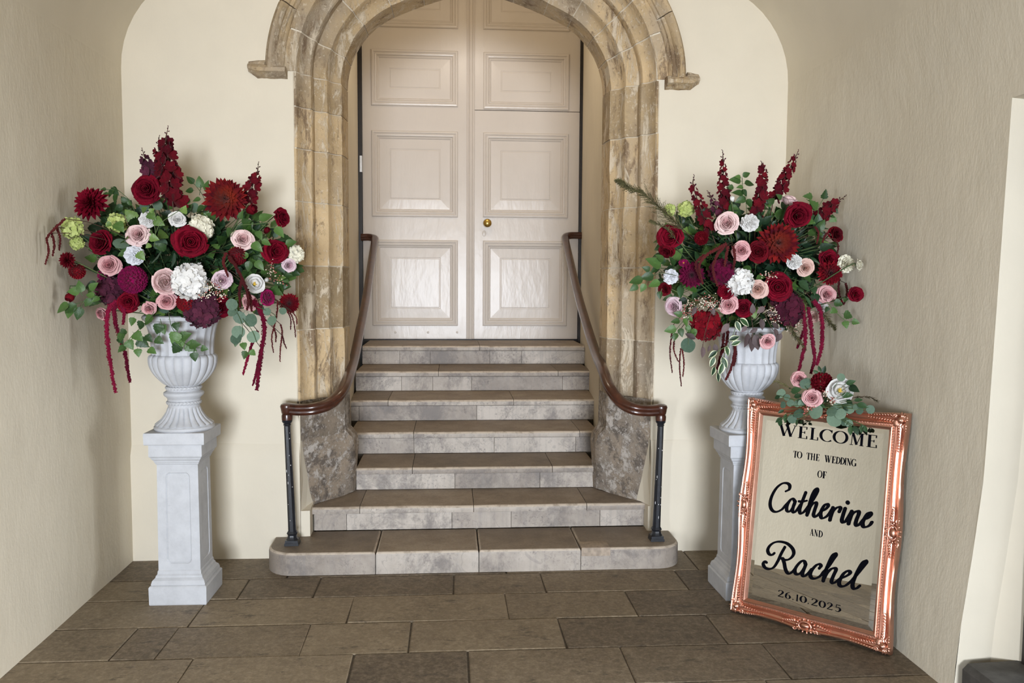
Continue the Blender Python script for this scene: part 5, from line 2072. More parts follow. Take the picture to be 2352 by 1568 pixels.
FL_L = [
    ('rose', 336, 434, 62, 'red', 'large red rose below the dark spikes at the top of the left urn', (-.15, .1, 1)),
    ('dahlia', 210, 468, 78, 'red', 'spiky dark crimson dahlia at the upper left edge of the left urn', (-.45, .35, .8)),
    ('dahlia', 516, 457, 94, 'rust', 'largest rust red dahlia at the upper right of the left urn', (.15, .2, 1)),
    ('rosebud', 576, 482, 36, 'deep_red', 'dark half hidden red bloom behind the largest rust dahlia of the left urn', (.5, .2, .6)),
    ('rose', 648, 500, 42, 'red', 'red rose turned sideways at the far upper right of the left urn', (.8, .15, .55)),
    ('viburnum', 165, 522, 46, 'lime', 'larger lime green viburnum head at the far left of the left urn', (-.2, .2, 1)),
    ('viburnum', 176, 558, 30, 'lime', 'smaller lime green viburnum head just under the larger one, left urn', (-.1, -.2, 1)),
    ('viburnum', 268, 511, 42, 'lime', 'lime green viburnum head behind leaves in the upper middle, left urn', None),
    ('carnation', 338, 504, 36, 'white', 'white carnation half covered by a bright leaf, above a blush rose', None),
    ('rose', 408, 503, 36, 'white', 'small white rose at the top centre of the left urn', None),
    ('rose', 317, 539, 50, 'blush', 'pale blush rose below the white carnation in the left urn', None),
    ('rose', 231, 557, 54, 'red', 'red rose facing left beside the blush rose of the left urn', (-.5, .1, .8)),
    ('hydrangea', 462, 522, 58, 'ivory', 'ivory hydrangea head mostly behind the central big red rose', (.4, .3, .7), .07),
    ('rose', 438, 555, 72, 'red', 'biggest red rose in the centre of the left urn', (.05, 0, 1)),
    ('rose', 557, 550, 48, 'blush', 'tall blush rose above the crimson chrysanthemum at right of the left urn', (.1, .25, 1)),
    ('chrysanthemum', 545, 587, 42, 'scarlet', 'crimson chrysanthemum tucked under the tall blush rose, left urn', (-.15, -.25, 1)),
    ('rose', 634, 577, 56, 'red', 'open red rose near the archway side of the left urn', (.3, 0, 1)),
    ('rosebud', 612, 530, 22, 'deep_red', 'tiny dark red bud between two red roses on the right, left urn', (.3, .5, .6)),
    ('viburnum', 680, 583, 38, 'ivory', 'small cream flower cluster at the right edge of the left urn', (.5, .1, .8)),
    ('rose', 663, 609, 32, 'lilac', 'lilac rose under the cream cluster at the right edge', (.3, -.1, 1)),
    ('carnation', 308, 586, 44, 'cool_white', 'bluish white ruffled bloom left of the biggest red rose', None),
    ('rose', 251, 609, 46, 'pink', 'pink rose with curled petals at left, above the magenta ball', (-.2, .1, 1)),
    ('dahlia', 155, 598, 38, 'deep_red', 'very dark red dahlia at the left edge of the left urn', (-.5, .1, .8)),
    ('chrysanthemum', 177, 622, 36, 'scarlet', 'crimson chrysanthemum hanging below the very dark dahlia at left', (.1, -.55, .8)),
    ('carnation', 235, 633, 24, 'magenta', 'little magenta bloom seen from behind, beside the magenta ball', (-.4, -.6, .4)),
    ('ball_dahlia', 305, 642, 66, 'magenta', 'round magenta dahlia ball low on the left urn', (-.05, 0, 1)),
    ('hydrangea', 253, 668, 64, 'plum', 'dark plum hydrangea head at lower left of the left urn', (-.3, -.2, 1)),
    ('peony', 380, 647, 56, 'peony', 'pale blush peony beside the white hydrangea of the left urn', (-.1, 0, 1)),
    ('hydrangea', 437, 646, 80, 'white', 'big white hydrangea head low in the middle of the left urn', (.05, 0, 1)),
    ('rose', 511, 643, 42, 'lilac', 'lilac pink rose right of the white hydrangea, left urn', (.1, .1, 1)),
    ('ranunculus', 585, 652, 42, 'white', 'white ranunculus low on the right of the left urn', (.2, .35, 1)),
    ('rosebud', 612, 643, 15, 'white', 'tiny white bud beside the white ranunculus', (.2, .2, 1)),
    ('rose', 615, 683, 38, 'magenta', 'magenta rose turned sideways at the lower right of the left urn', (.75, .2, .5)),
    ('dahlia', 664, 696, 46, 'scarlet', 'small crimson dahlia at the far lower right of the left urn', (.2, -.1, 1)),
    ('rose', 294, 693, 48, 'red', 'red rose directly under the magenta ball of the left urn', (-.1, -.1, 1)),
    ('rosebud', 162, 679, 30, 'deep_red', 'dark red rosebud on a leafy sprig at the far lower left', (-.3, -.6, .5)),
    ('rose', 233, 720, 30, 'pink', 'pink rose beside the long crimson tassel at lower left', (-.6, -.2, .7)),
    ('rose', 342, 709, 32, 'pink', 'small pink rose hanging over the left urn rim, near ivy', (-.2, -.4, 1)),
    ('rose', 383, 692, 42, 'pink', 'pink rose at the front of the left urn rim under the peony', (0, -.15, 1)),
    ('chrysanthemum', 427, 694, 42, 'scarlet', 'crimson chrysanthemum below the white hydrangea of the left urn', (0, -.1, 1)),
    ('hydrangea', 464, 712, 80, 'plum', 'plum hydrangea head hanging over the front rim of the left urn', (.05, -.2, 1)),
    ('rose', 512, 706, 42, 'red', 'red rose half hidden behind the plum hydrangea at the rim', (.5, -.1, .7), .05),
    ('rose', 573, 694, 36, 'pink', 'pink rose behind brown tassels at the lower right of the left urn', (.2, 0, 1)),
]
FL_R = [
    ('rose', 1539, 543, 56, 'red', 'red rose at the left edge of the right urn', (-.3, .1, 1)),
    ('chrysanthemum', 1611, 547, 32, 'deep_red', 'small dark red chrysanthemum right of the edge rose, right urn', (-.1, .1, 1)),
    ('rose', 1531, 577, 36, 'deep_red', 'dark red rose in shade under the left edge rose, right urn', (-.4, -.5, .7), .03),
    ('rose', 1670, 513, 50, 'blush', 'large blush rose high in the middle of the right urn', None),
    ('carnation', 1722, 511, 40, 'white', 'white rose like carnation right of the high blush rose', None),
    ('rosebud', 1682, 458, 16, 'white', 'slim white bud above the high blush rose', (0, .9, .4)),
    ('viburnum', 1575, 479, 36, 'lime', 'lime green viburnum head behind the leftmost crimson spike', (-.1, .4, .8), .06),
    ('viburnum', 1537, 482, 28, 'lime', 'small lime green viburnum behind the feathery branch', (-.4, .4, .8), .05),
    ('rose', 1815, 464, 40, 'blush', 'pale blush rose seen from behind at the upper right', (.4, .8, -.1), .08),
    ('rose', 1833, 495, 58, 'red', 'big red rose at the upper right of the right urn', (.2, -.1, 1)),
    ('dahlia', 1787, 558, 90, 'rust', 'large rust and orange dahlia in the right urn', (.15, .1, 1)),
    ('rose', 1702, 575, 42, 'pink', 'dusty pink rose in the very centre of the right urn', None),
    ('rose', 1741, 578, 46, 'deep_red', 'dark red rose against the left side of the large rust dahlia', None),
    ('rose', 1920, 538, 36, 'deep_red', 'dark red rose at the upper right edge beside the plaster wall', (.5, .2, .7)),
    ('rose', 1906, 598, 48, 'red', 'red rose above a crimson dahlia at right of the right urn', (.35, .2, .8), .02),
    ('dahlia', 1907, 626, 56, 'scarlet', 'crimson dahlia under a red rose at right of the right urn', (.25, -.1, 1)),
    ('carnation', 1944, 606, 40, 'ivory', 'ivory ruffled bloom at the far right behind a leaf', (.5, 0, .8)),
    ('rose', 1973, 608, 26, 'ivory', 'ivory rose at the outermost right of the right urn', (.8, .1, .5)),
    ('carnation', 1825, 601, 34, 'white', 'white carnation below the large rust dahlia', None),
    ('rose', 1850, 615, 38, 'beige', 'peachy pink rose right of the white carnation', (.2, 0, 1)),
    ('carnation', 1540, 635, 34, 'cool_white', 'white ruffled carnation on the left side above a dark red rose', (-.2, .1, 1)),
    ('rose', 1527, 663, 30, 'deep_red', 'small dark red rose under the white ruffled carnation', (-.3, -.1, 1)),
    ('dahlia', 1589, 631, 58, 'purple_red', 'purple crimson dahlia at left of the right urn', (-.15, 0, 1)),
    ('ranunculus', 1570, 604, 20, 'magenta', 'tiny magenta bloom with yellow centre above the purple dahlia', (0, .6, .8)),
    ('hydrangea', 1656, 624, 56, 'purple_red', 'dark magenta hydrangea head behind brown tassels', None),
    ('hydrangea', 1698, 648, 62, 'white', 'white hydrangea head low in the middle of the right urn', (-.1, 0, 1), 0, 1.15),
    ('rose', 1666, 670, 34, 'red', 'red rose wedged left of the white hydrangea, right urn', (-.2, 0, 1)),
    ('rose', 1787, 659, 60, 'red', 'biggest red rose low on the right urn, near the beige rose', (.05, 0, 1)),
    ('rose', 1740, 664, 44, 'beige', 'beige pink rose between the white hydrangea and biggest red rose', None),
    ('rose', 1673, 700, 42, 'pink', 'pink rose above the crimson hydrangea of the right urn', (-.1, -.05, 1)),
    ('rose', 1547, 704, 42, 'lilac', 'lilac rose at the lower left edge of the right urn', (-.45, 0, .85)),
    ('rose', 1707, 708, 42, 'red', 'red rose next to the low pink rose, above the plum leaves', (0, -.1, 1)),
    ('rose', 1899, 676, 42, 'pink', 'pink rose at the lower right beside the thick tassels', (.3, .1, 1)),
    ('rose', 1966, 675, 34, 'red', 'red rose at the far lower right by the plaster wall', (.4, .1, .9)),
    ('rosebud', 1925, 691, 28, 'deep_red', 'dark red bud hanging below the far lower right rose', (.3, -.5, .6)),
    ('hydrangea', 1621, 747, 70, 'scarlet', 'crimson hydrangea head hanging at the lower left of the right urn', (-.1, -.2, 1)),
    ('hydrangea', 1806, 710, 76, 'plum_floret', 'dark plum hydrangea head behind the thick crimson tassels', (.1, -.1, 1)),
    ('rose', 1763, 784, 34, 'pink', 'lowest pink rose, against the bowl of the right urn', (.1, -.3, 1), -.27),
    ('rose', 1869, 727, 26, 'beige', 'peach rose glimpsed between the thick crimson tassels', (.2, 0, 1)),
    ('carnation', 1889, 704, 28, 'white', 'white carnation glimpsed right of the thick tassels', (.4, -.1, .9)),
]
for A, tab in ((AL, FL_L), (AR, FL_R)):
    for row in tab:
        k, px, py, dpx, mat_, lab, fc = row[:7]
        A.flower(k, px, py, dpx * 1.06, mat_, lab, fc, row[7] if len(row) > 7 else 0, row[8] if len(row) > 8 else 1.0)


def spike(A, pts, wpx, mat_, label, bare=.24, n=26, extra=0, bud='plum_floret'):
    """larkspur: a stem with a column of florets and bare buds at its tip; pts run from tip to base in the photograph"""
    yb = A.depth(*pts[-1], extra=extra + .10)
    P = [at_y(px, py, yb - .04 * (1 - i / (len(pts) - 1))) for i, (px, py) in enumerate(pts)]
    P = catmull(P, 8)
    base = P[-1]
    t = thing('larkspur_spike', label, 'larkspur', base, 'larkspur spikes in the %s urn' % A.name)
    loc = lambda p: V(p)
    part('stem', MB().tube(P + [base * .5 + A.root * .5, A.root], [.0016] * 4 + [.0028] * (len(P) - 2), 5), M['twig'], t)
    rr = random.Random(int(pts[0][0]))
    L = [0]
    for a, b_ in zip(P[:-1], P[1:]):
        L.append(L[-1] + (b_ - a).length)

    def along(s_):
        for i in range(len(P) - 1):
            if L[i + 1] >= s_:
                k = (s_ - L[i]) / max(1e-9, L[i + 1] - L[i])
                return P[i].lerp(P[i + 1], k), (P[i] - P[i + 1]).normalized()
        return P[-1], (P[-2] - P[-1]).normalized()
    w = wpx / CAM_F * (yb - EYE.y) / 2
    mb = MB()
    nb = max(5, int(bare * L[-1] / .011))
    for i in range(nb):
        p, ax = along(bare * L[-1] * (i + .2) / nb)
        a = i * 2.4 + rr.random()
        q = ax.cross(V((math.cos(a), math.sin(a), .2))).normalized()
        r = .0028 + .003 * i / nb
        c = p + q * (.004 + .010 * i / nb) + ax * .004
        mb.tube([p, c], .0011, 4)
        mb.ball((0, 0, 0), (r * .75, r * .75, r * 1.2), 6, 4, Matrix.Translation(c) @ frame_z((q + ax).normalized()))
    part('buds', mb, M[bud], t)
    for i in range(n):
        s_ = bare * .85 + (1 - bare * .85) * (i + .3) / n
        p, ax = along(s_ * L[-1])
        a = i * 2.4 + rr.uniform(-.3, .3)
        q = ax.cross(V((math.cos(a), math.sin(a), .13))).normalized()
        grow = min(1, .62 + .8 * i / n) * rr.uniform(.72, 1.12)
        out = (q + ax * .35 + V((0, -.25, 0))).normalized()
        r = w * .62 * grow * rr.uniform(.85, 1.15)
        c = p + q * (w * .48 * grow)
        o = put('floret', FLORET5, t, mat4=Matrix.Translation(c - base) @ frame_z(out, rr.random() * 3) @ Matrix.Scale(r, 4), material=M[mat_])
    return t


spike(AL, [(386.5, 290), (381, 325), (388, 380), (393, 430), (397, 470)], 60, 'burgundy', 'tallest crimson larkspur spike at the top of the left urn', .22, 30)
spike(AL, [(366, 312), (364, 340), (372, 380), (380, 420)], 40, 'burgundy', 'slimmer larkspur spike close against the left of the tallest one, left urn', .32, 18, .03)
spike(AL, [(326, 341), (334, 366), (343, 390), (352, 420)], 44, 'plum', 'plum coloured larkspur spike leaning left behind a large red rose', .30, 18, .02)
spike(AL, [(594, 373), (590, 400), (577, 435), (566, 470)], 40, 'burgundy', 'crimson larkspur spike leaning right behind the largest rust dahlia', .30, 20, .02)
spike(AR, [(1595, 402), (1592, 425), (1606, 470), (1626, 510), (1636, 540)], 36, 'burgundy', 'leftmost crimson larkspur spike leaning left over the right urn', .20, 30)
spike(AR, [(1660, 345), (1661, 375), (1662, 425), (1664, 485)], 34, 'burgundy', 'straight crimson larkspur spike above the high blush rose', .22, 28)
spike(AR, [(1749.6, 371), (1753, 395), (1748, 440), (1737, 495)], 38, 'burgundy', 'upright crimson larkspur spike right of the top leaves, right urn', .14, 30)
spike(AR, [(1834.6, 345), (1820, 375), (1800, 415), (1776, 460)], 36, 'burgundy', 'crimson larkspur spike crossing the wall corner, leaning right', .18, 30)
spike(AR, [(1626, 439), (1634, 455), (1645, 475), (1654, 495)], 26, 'plum', 'short plum larkspur spike between the two leftmost spikes', .30, 12)
spike(AR, [(1944, 449), (1920, 465), (1896, 485), (1872, 512)], 44, 'burgundy', 'crimson larkspur spike lying low to the right of the big red rose', .34, 20)


def tassels(A, strands, mat_, label, thick=14, root=None, extra=-.03, follow=True):
    """trailing amaranthus: each strand a beaded cord"""
    t = None
    for k, pts in enumerate(strands):
        y0 = A.depth(*pts[0], extra=extra)
        p0 = A.spot(*pts[0], r=.01, extra=extra)
        y0 = p0.y
        P = []
        for px, py in pts:
            y = y0
            P.append(at_y(px, py, y))
        for i, p in enumerate(P):
            while not (XL + .03 < p.x < xr(p.y, p.z) - .03):
                y0 -= .02
                P = [at_y(px, py, y0) for px, py in pts]
                p = P[i]
        P = catmull(P, 12)
        if t is None:
            t = thing('amaranthus', label, 'amaranthus', P[0], 'trailing amaranthus tassels in the %s urn' % A.name)
        rr = random.Random(k + int(pts[0][0]))
        th = (thick[k] if hasattr(thick, '__len__') else thick) / CAM_F * (y0 - EYE.y) / 2
        n = len(P)
        rad = [th * .55 * (1 - .45 * (i / n) ** 2) for i in range(n)]
        mb = MB().tube(P, rad, 6)
        ln = sum((b_ - a).length for a, b_ in zip(P[:-1], P[1:]))
        nb = int(min(420, max(26, ln * th * 2 * 3.4 / (.0042 ** 2) * .35)))
        for i in range(nb):
            s_ = (i + rr.random()) / nb * (n - 1)
            j = min(int(s_), n - 2)
            c = P[j].lerp(P[j + 1], s_ - j)
            ax = (P[j + 1] - P[j]).normalized()
            a = rr.uniform(0, 6.28)
            q = ax.cross(V((math.cos(a), math.sin(a), .21)))
            q.normalize()
            r = rr.uniform(.0018, .0036) * (1 if th > .008 else .7)
            c = c + q * rad[j] * rr.uniform(.8, 1.55)
            mb.ball(c, (r, r, r * 1.3), 5, 3)
        part('tassel_strand', mb, M[mat_], t)
        q = P[0]
        part('stem', MB().tube(catmull([q, q.lerp(A.c, .25) + V((0, 0, .03)), A.c.lerp(q, .3), A.root], 4), .0018, 5), M['twig'], t)
    return t


tassels(AL, [[(268, 690), (252, 705), (245, 740), (249, 800), (256, 850), (266, 902)], [(266, 695), (262, 720), (272, 765), (288, 815), (293, 850), (299, 878)], [(275, 695), (285, 715), (283, 745)]],
        'tassel', 'long crimson amaranthus tassels hanging at the left of the left urn', (15, 12, 10))
tassels(AL, [[(580, 690), (598, 712), (607, 755), (601, 806), (595, 850), (590, 896)], [(592, 760), (579, 790), (568, 825), (558, 860)], [(600, 800), (592, 840), (581, 885)]],
        'tassel', 'long crimson amaranthus tassels hanging at the right of the left urn', (16, 8, 8))
tassels(AL, [[(520, 580), (513, 600), (518, 618), (524, 636)], [(527, 588), (545, 618), (560, 648), (571, 690), (567, 712)], [(556, 640), (550, 670), (552, 705)], [(560, 650), (574, 680), (578, 715)]],
        'brown_tassel', 'brown red amaranthus strands draped over the front right of the left urn', 8, extra=-.07)
tassels(AL, [[(150, 502), (125, 525), (108, 548), (112, 575), (104, 607)], [(118, 535), (125, 560), (121, 588)], [(130, 522), (138, 545), (136, 575)]],
        'brown_tassel', 'dark amaranthus strands curling down at the far left of the left urn', 7)
tassels(AL, [[(664, 712), (672, 730), (677, 752), (679, 775)], [(662, 715), (668, 735), (667, 757)], [(668, 712), (680, 728), (682, 745)]],
        'brown_tassel', 'short dark strands hanging from the small crimson dahlia, left urn', 4)
tassels(AL, [[(638, 690), (636, 720), (630, 750), (624, 775), (628, 810)], [(645, 745), (648, 765), (644, 800), (643, 830)], [(648, 770), (652, 785), (658, 801)], [(630, 755), (634, 770), (633, 785)]],
        'brown_tassel', 'thin dark strands hanging low near the archway stone', 5)
tassels(AR, [[(1842, 700), (1848, 740), (1850, 780), (1842, 820), (1833, 858)], [(1857, 705), (1862, 745), (1867, 790), (1871, 820), (1863, 858)], [(1868, 690), (1885, 715), (1889, 770), (1884, 810), (1876, 838)], [(1852, 745), (1840, 775), (1831, 800)]],
        'tassel', 'thick crimson amaranthus tassels hanging at the right of the right urn', (13, 13, 14, 8))
tassels(AR, [[(1690, 770), (1688, 800), (1683, 833), (1675, 855), (1667, 872)], [(1663, 765), (1660, 795), (1653, 825), (1647, 848)], [(1672, 760), (1668, 790), (1656, 815)], [(1684, 780), (1690, 810), (1686, 840)]],
        'brown_tassel', 'brown red amaranthus strands hanging over the bowl of the right urn', 8)
tassels(AR, [[(1547, 745), (1541, 780), (1539, 815), (1544, 856)], [(1564, 800), (1561, 830), (1562, 860), (1565, 887)], [(1549, 775), (1548, 805), (1558, 830)], [(1567, 800), (1571, 835), (1568, 865)]],
        'brown_tassel', 'thin dark strands hanging lowest at the left of the right urn', 5)
tassels(AR, [[(1669, 560), (1645, 572), (1620, 588), (1606, 612), (1614, 652)], [(1664, 565), (1645, 590), (1638, 620), (1648, 657)], [(1672, 565), (1668, 590), (1664, 612)], [(1684, 565), (1688, 590), (1685, 618)], [(1620, 585), (1598, 605), (1608, 640)]],
        'brown_tassel', 'brown red amaranthus draped across the left front of the right urn', 8, extra=-.07)
tassels(AR, [[(1901, 535), (1893, 545), (1886, 570)], [(1915, 548), (1925, 565), (1921, 590)], [(1872, 520), (1880, 535), (1876, 560)], [(1928, 640), (1926, 665), (1932, 690)], [(1942, 650), (1946, 670), (1938, 700)]],
        'brown_tassel', 'dark amaranthus strands among the leaves at the right edge of the right urn', 7)

# trailing and standing sprigs with leaves set where the photograph shows them


def sprig(A, name, label, kind, stems, leaves, cat='foliage', extra=-.04, size=1.0, normal=(0, -1, .35), wood='stem', group=None):
    """stems: polylines; leaves: (base px, base py, tip px, tip py[, kind])"""
    y0 = A.spot(*stems[0][0], r=.02, extra=extra).y
    tips = [at_y(q[2], q[3], y0) for q in leaves]
    for _ in range(40):
        ok = all(XL + .02 < p.x < xr(p.y, p.z) - .02 for p in [at_y(q[2], q[3], y0) for q in leaves])
        if ok:
            break
        y0 -= .02
    root = at_y(*stems[0][0], y0)
    t = thing(name, label, cat, root, group or 'leafy sprigs in the %s urn' % A.name)
    mb = MB()
    for s_ in stems:
        mb.tube(catmull([at_y(px, py, y0 + .004 * math.sin(px)) for px, py in s_], 6), .0016, 5)
    part('stem', mb, M[wood], t)
    rr = random.Random(len(leaves) * 7 + int(stems[0][0][0]))
    for q in leaves:
        b_, tip = at_y(q[0], q[1], y0 + rr.uniform(-.01, .01)), at_y(q[2], q[3], y0 - rr.uniform(0, .02))
        n_ = V(normal) + V((rr.uniform(-.5, .5), 0, rr.uniform(-.3, .3)))
        hang_leaf(t, q[4] if len(q) > 4 else kind, b_, tip, n_, (tip - b_).length * size)
    return t


def pc(ox, oy, sc_, *lst):
    """crop coordinates -> photograph coordinates"""
    return [tuple((ox if i % 2 == 0 else oy) + v_ / sc_ if not isinstance(v_, str) else v_ for i, v_ in enumerate(q)) for q in lst]


c2 = lambda *q: pc(80, 600, 3.647, *q)
sprig(AL, 'ivy_trail', 'bright green ivy trail hanging across the front of the left urn bowl', 'ivy',
      [c2((1120, 430), (1140, 530), (1175, 600), (1210, 640)), c2((1200, 620), (1260, 690), (1330, 720), (1400, 725)), c2((1330, 715), (1335, 770))],
      c2((1190, 590, 1150, 700), (1210, 620, 1235, 715), (1220, 640, 1305, 600), (1215, 690, 1150, 775), (1265, 690, 1350, 755), (1290, 700, 1385, 690), (1390, 725, 1450, 735), (1330, 760, 1345, 840), (1175, 510, 1195, 580)))
sprig(AL, 'ivy_trail', 'ivy trail hanging down the left shoulder of the left urn', 'ivy',
      [c2((1000, 420), (960, 480), (880, 560), (800, 640), (760, 720)), c2((1050, 480), (1060, 540), (1040, 640)), c2((880, 600), (930, 690), (990, 735))],
      c2((985, 455, 910, 530), (900, 500, 870, 575), (830, 470, 800, 540), (1045, 520, 1020, 615), (1060, 530, 1085, 610), (760, 570, 715, 630), (740, 600, 690, 680), (830, 600, 900, 660), (860, 650, 950, 720), (925, 620, 985, 670), (1010, 645, 1075, 685),
         (775, 660, 820, 740), (760, 710, 690, 755), (860, 730, 870, 800), (950, 735, 1015, 765), (700, 640, 740, 690)))
sprig(AL, 'eucalyptus_spray', 'grey green round leaved eucalyptus hanging at the right of the left urn', 'eucalyptus',
      [c2((1620, 330), (1700, 440), (1740, 560), (1720, 680)), c2((1740, 480), (1820, 580), (1860, 680)), c2((1860, 380), (2000, 440), (2020, 500))],
      c2((1690, 330, 1610, 390), (1690, 390, 1620, 450), (1750, 430, 1680, 510), (1790, 440, 1825, 545), (1720, 540, 1690, 640), (1710, 600, 1660, 690), (1800, 590, 1860, 670), (2010, 460, 1960, 530), (1960, 390, 1930, 450), (2060, 390, 2095, 440),
         (1740, 680, 1760, 740, 'ivy'), (1770, 750, 1745, 820, 'ivy'), (1800, 745, 1850, 790, 'ivy'), (1690, 650, 1680, 710, 'ovate')))
sprig(AL, 'laurel_sprig', 'glossy dark leaf sprig stretching out at the far lower left', 'ovate',
      [c2((560, 290), (450, 320), (360, 350), (280, 370)), c2((420, 320), (390, 380), (360, 430)), c2((400, 290), (360, 230), (330, 200))],
      c2((290, 360, 165, 415), (310, 365, 260, 475), (380, 380, 350, 490), (380, 250, 265, 250), (390, 260, 370, 160), (470, 310, 415, 380), (500, 290, 420, 270), (460, 240, 510, 180), (350, 360, 240, 430), (540, 300, 480, 330)))
c1 = lambda *q: pc(80, 270, 3.647, *q)
sprig(AL, 'leafy_stem', 'tall sprig of pointed green leaves rising right of the tall larkspur', 'ovate',
      [c1((1440, 720), (1400, 640), (1340, 560), (1290, 500)), c1((1380, 650), (1390, 560)), c1((1450, 700), (1450, 560))],
      c1((1330, 555, 1275, 485), (1390, 590, 1370, 490), (1330, 610, 1255, 610), (1390, 680, 1320, 690), (1440, 620, 1435, 530), (1450, 660, 1500, 590), (1300, 690, 1240, 720), (1420, 740, 1350, 780)), extra=.12)
sprig(AL, 'leafy_stem', 'arching vine of small leaves above the blush rose at upper left', 'ovate',
      [c1((840, 790), (790, 690), (700, 610), (640, 580)), c1((700, 610), (600, 600), (550, 600))],
      c1((600, 600, 548, 600), (660, 600, 605, 660), (690, 640, 650, 720), (720, 680, 790, 700), (780, 700, 810, 740), (640, 590, 690, 640), (740, 740, 660, 770), (620, 640, 560, 640)), extra=.04)
sprig(AL, 'leafy_stem', 'pointed leaves on a stem beside the upper right red rose', 'ovate',
      [c1((1700, 900), (1850, 890), (2000, 870)), c1((1900, 900), (2020, 930)), c1((1700, 900), (1640, 1000))],
      c1((1880, 860, 1985, 800), (2010, 920, 2090, 990), (1860, 950, 1900, 1010), (1900, 1030, 1980, 1060), (1820, 1050, 1900, 1110), (1640, 920, 1600, 990), (1720, 850, 1730, 780), (2100, 1060, 2190, 1030), (1790, 1140, 1720, 1180), (1850, 1200, 1910, 1270), (1800, 1200, 1780, 1290)))
sprig(AL, 'ivy_trail', 'bright lime green ivy leaves around the white carnation of the left urn', 'ivy_bright',
      [c1((1000, 1080), (1010, 960), (980, 850), (900, 760)), c1((1000, 1000), (1060, 880), (1240, 760))],
      c1((950, 800, 1010, 850), (1000, 850, 1080, 900), (1240, 800, 1260, 740), (960, 1000, 1040, 1020), (970, 1060, 930, 1090), (900, 790, 930, 750), (640, 880, 590, 910), (680, 880, 740, 950), (860, 1130, 920, 1190), (960, 790, 1000, 760)), extra=-.06)
c4_ = lambda *q: pc(1400, 600, 3.647, *q)
c3 = lambda *q: pc(1400, 320, 3.647, *q)
sprig(AR, 'laurel_sprig', 'sprig of glossy round tipped leaves reaching left over the archway stone', 'ovate',
      [c3((560, 1140), (440, 1120), (330, 1150), (230, 1190)), c3((440, 1110), (390, 1060), (330, 1020)), c3((330, 1160), (290, 1230)), c3((440, 1250), (420, 1300))],
      c3((280, 1175, 165, 1185), (370, 1140, 265, 1155), (340, 1095, 280, 1070), (430, 1070, 325, 985), (400, 1080, 345, 1110), (235, 1220, 175, 1265), (300, 1210, 260, 1275), (425, 1195, 325, 1220), (420, 1270, 420, 1335), (450, 1020, 400, 960), (540, 1060, 520, 980)))
sprig(AR, 'leafy_stem', 'tall sprig of dark pointed leaves between the middle larkspur spikes', 'ovate',
      [c3((1150, 640), (1140, 500), (1115, 400), (1110, 320))],
      c3((1115, 310, 1180, 275), (1100, 320, 1055, 305), (1100, 350, 1015, 325), (1130, 370, 1220, 365), (1120, 400, 1070, 395), (1110, 420, 1155, 470), (1120, 460, 1035, 430), (1140, 490, 1060, 520), (1150, 500, 1200, 570), (1030, 540, 1010, 620), (1040, 400, 985, 400), (1020, 560, 1085, 580), (1320, 540, 1330, 480), (1440, 500, 1410, 460), (1330, 540, 1390, 490)), extra=.10)
sprig(AR, 'leafy_stem', 'lobed pale green leaves sticking up right of the big red rose', 'maple',
      [c3((1760, 700), (1750, 580), (1800, 480)), c3((1750, 580), (1650, 500))],
      c3((1790, 500, 1820, 420), (1700, 480, 1625, 470), (1740, 580, 1680, 500), (1740, 560, 1650, 560), (1850, 640, 1890, 650), (1880, 580, 1915, 620), (1720, 640, 1650, 700), (1900, 660, 1840, 690)), extra=.05)
sprig(AR, 'ivy_trail', 'ivy trail with dark leaves hanging at the far right of the right urn', 'ivy',
      [c4_((1820, 340), (1900, 430), (1980, 500), (2060, 510)), c4_((1960, 480), (1980, 530))],
      c4_((1960, 440, 2045, 465), (1970, 500, 1990, 560), (2030, 500, 2098, 515), (1900, 400, 1850, 430), (1880, 340, 1960, 360), (1830, 380, 1810, 430), (1960, 330, 2000, 310)))
sprig(AR, 'variegated_sprig', 'trailing sprig of dark leaves edged in cream in front of the right urn', 'variegated',
      [c4_((1080, 480), (1040, 600), (990, 720), (930, 860), (905, 980)), c4_((1000, 700), (900, 760), (850, 850))],
      c4_((1060, 500, 1095, 585), (1090, 480, 1180, 540), (1000, 660, 1090, 625), (1020, 700, 1100, 665), (975, 710, 1000, 790), (900, 750, 830, 805), (880, 800, 845, 885), (940, 800, 985, 895), (950, 850, 925, 955), (905, 930, 920, 1010), (880, 880, 865, 955)), extra=-.08)
sprig(AR, 'plum_leaf_spray', 'spray of dusky plum leaves below the red and pink roses of the right urn', 'plum',
      [c4_((1180, 430), (1200, 560), (1190, 660)), c4_((1300, 440), (1360, 560), (1420, 620)), c4_((860, 400), (800, 600), (780, 720))],
      c4_((1160, 600, 1150, 720), (1190, 630, 1205, 755), (1220, 610, 1245, 745), (1270, 480, 1290, 570), (1240, 560, 1180, 600), (1380, 560, 1420, 650), (1360, 520, 1430, 560), (780, 710, 790, 805), (720, 380, 700, 450), (850, 380, 880, 450), (840, 700, 830, 760), (880, 690, 900, 770), (1300, 380, 1240, 430), (1320, 430, 1400, 440), (1200, 440, 1200, 360), (1000, 520, 940, 600), (720, 650, 640, 600), (1150, 540, 1110, 590), (1440, 600, 1400, 680)), extra=-.05, wood='twig')
sprig(AR, 'eucalyptus_spray', 'grey green eucalyptus with one big round leaf at the lower left of the right urn', 'ovate',
      [c4_((700, 420), (600, 520), (540, 600)), c4_((640, 560), (660, 640), (660, 700))],
      c4_((690, 650, 625, 755, 'eucalyptus'), (610, 450, 545, 430), (590, 500, 520, 500), (560, 560, 465, 580), (560, 600, 540, 660), (660, 460, 700, 500), (640, 540, 690, 590), (590, 560, 610, 630), (700, 560, 720, 640), (560, 620, 520, 640), (650, 600, 720, 590), (620, 480, 660, 540)))


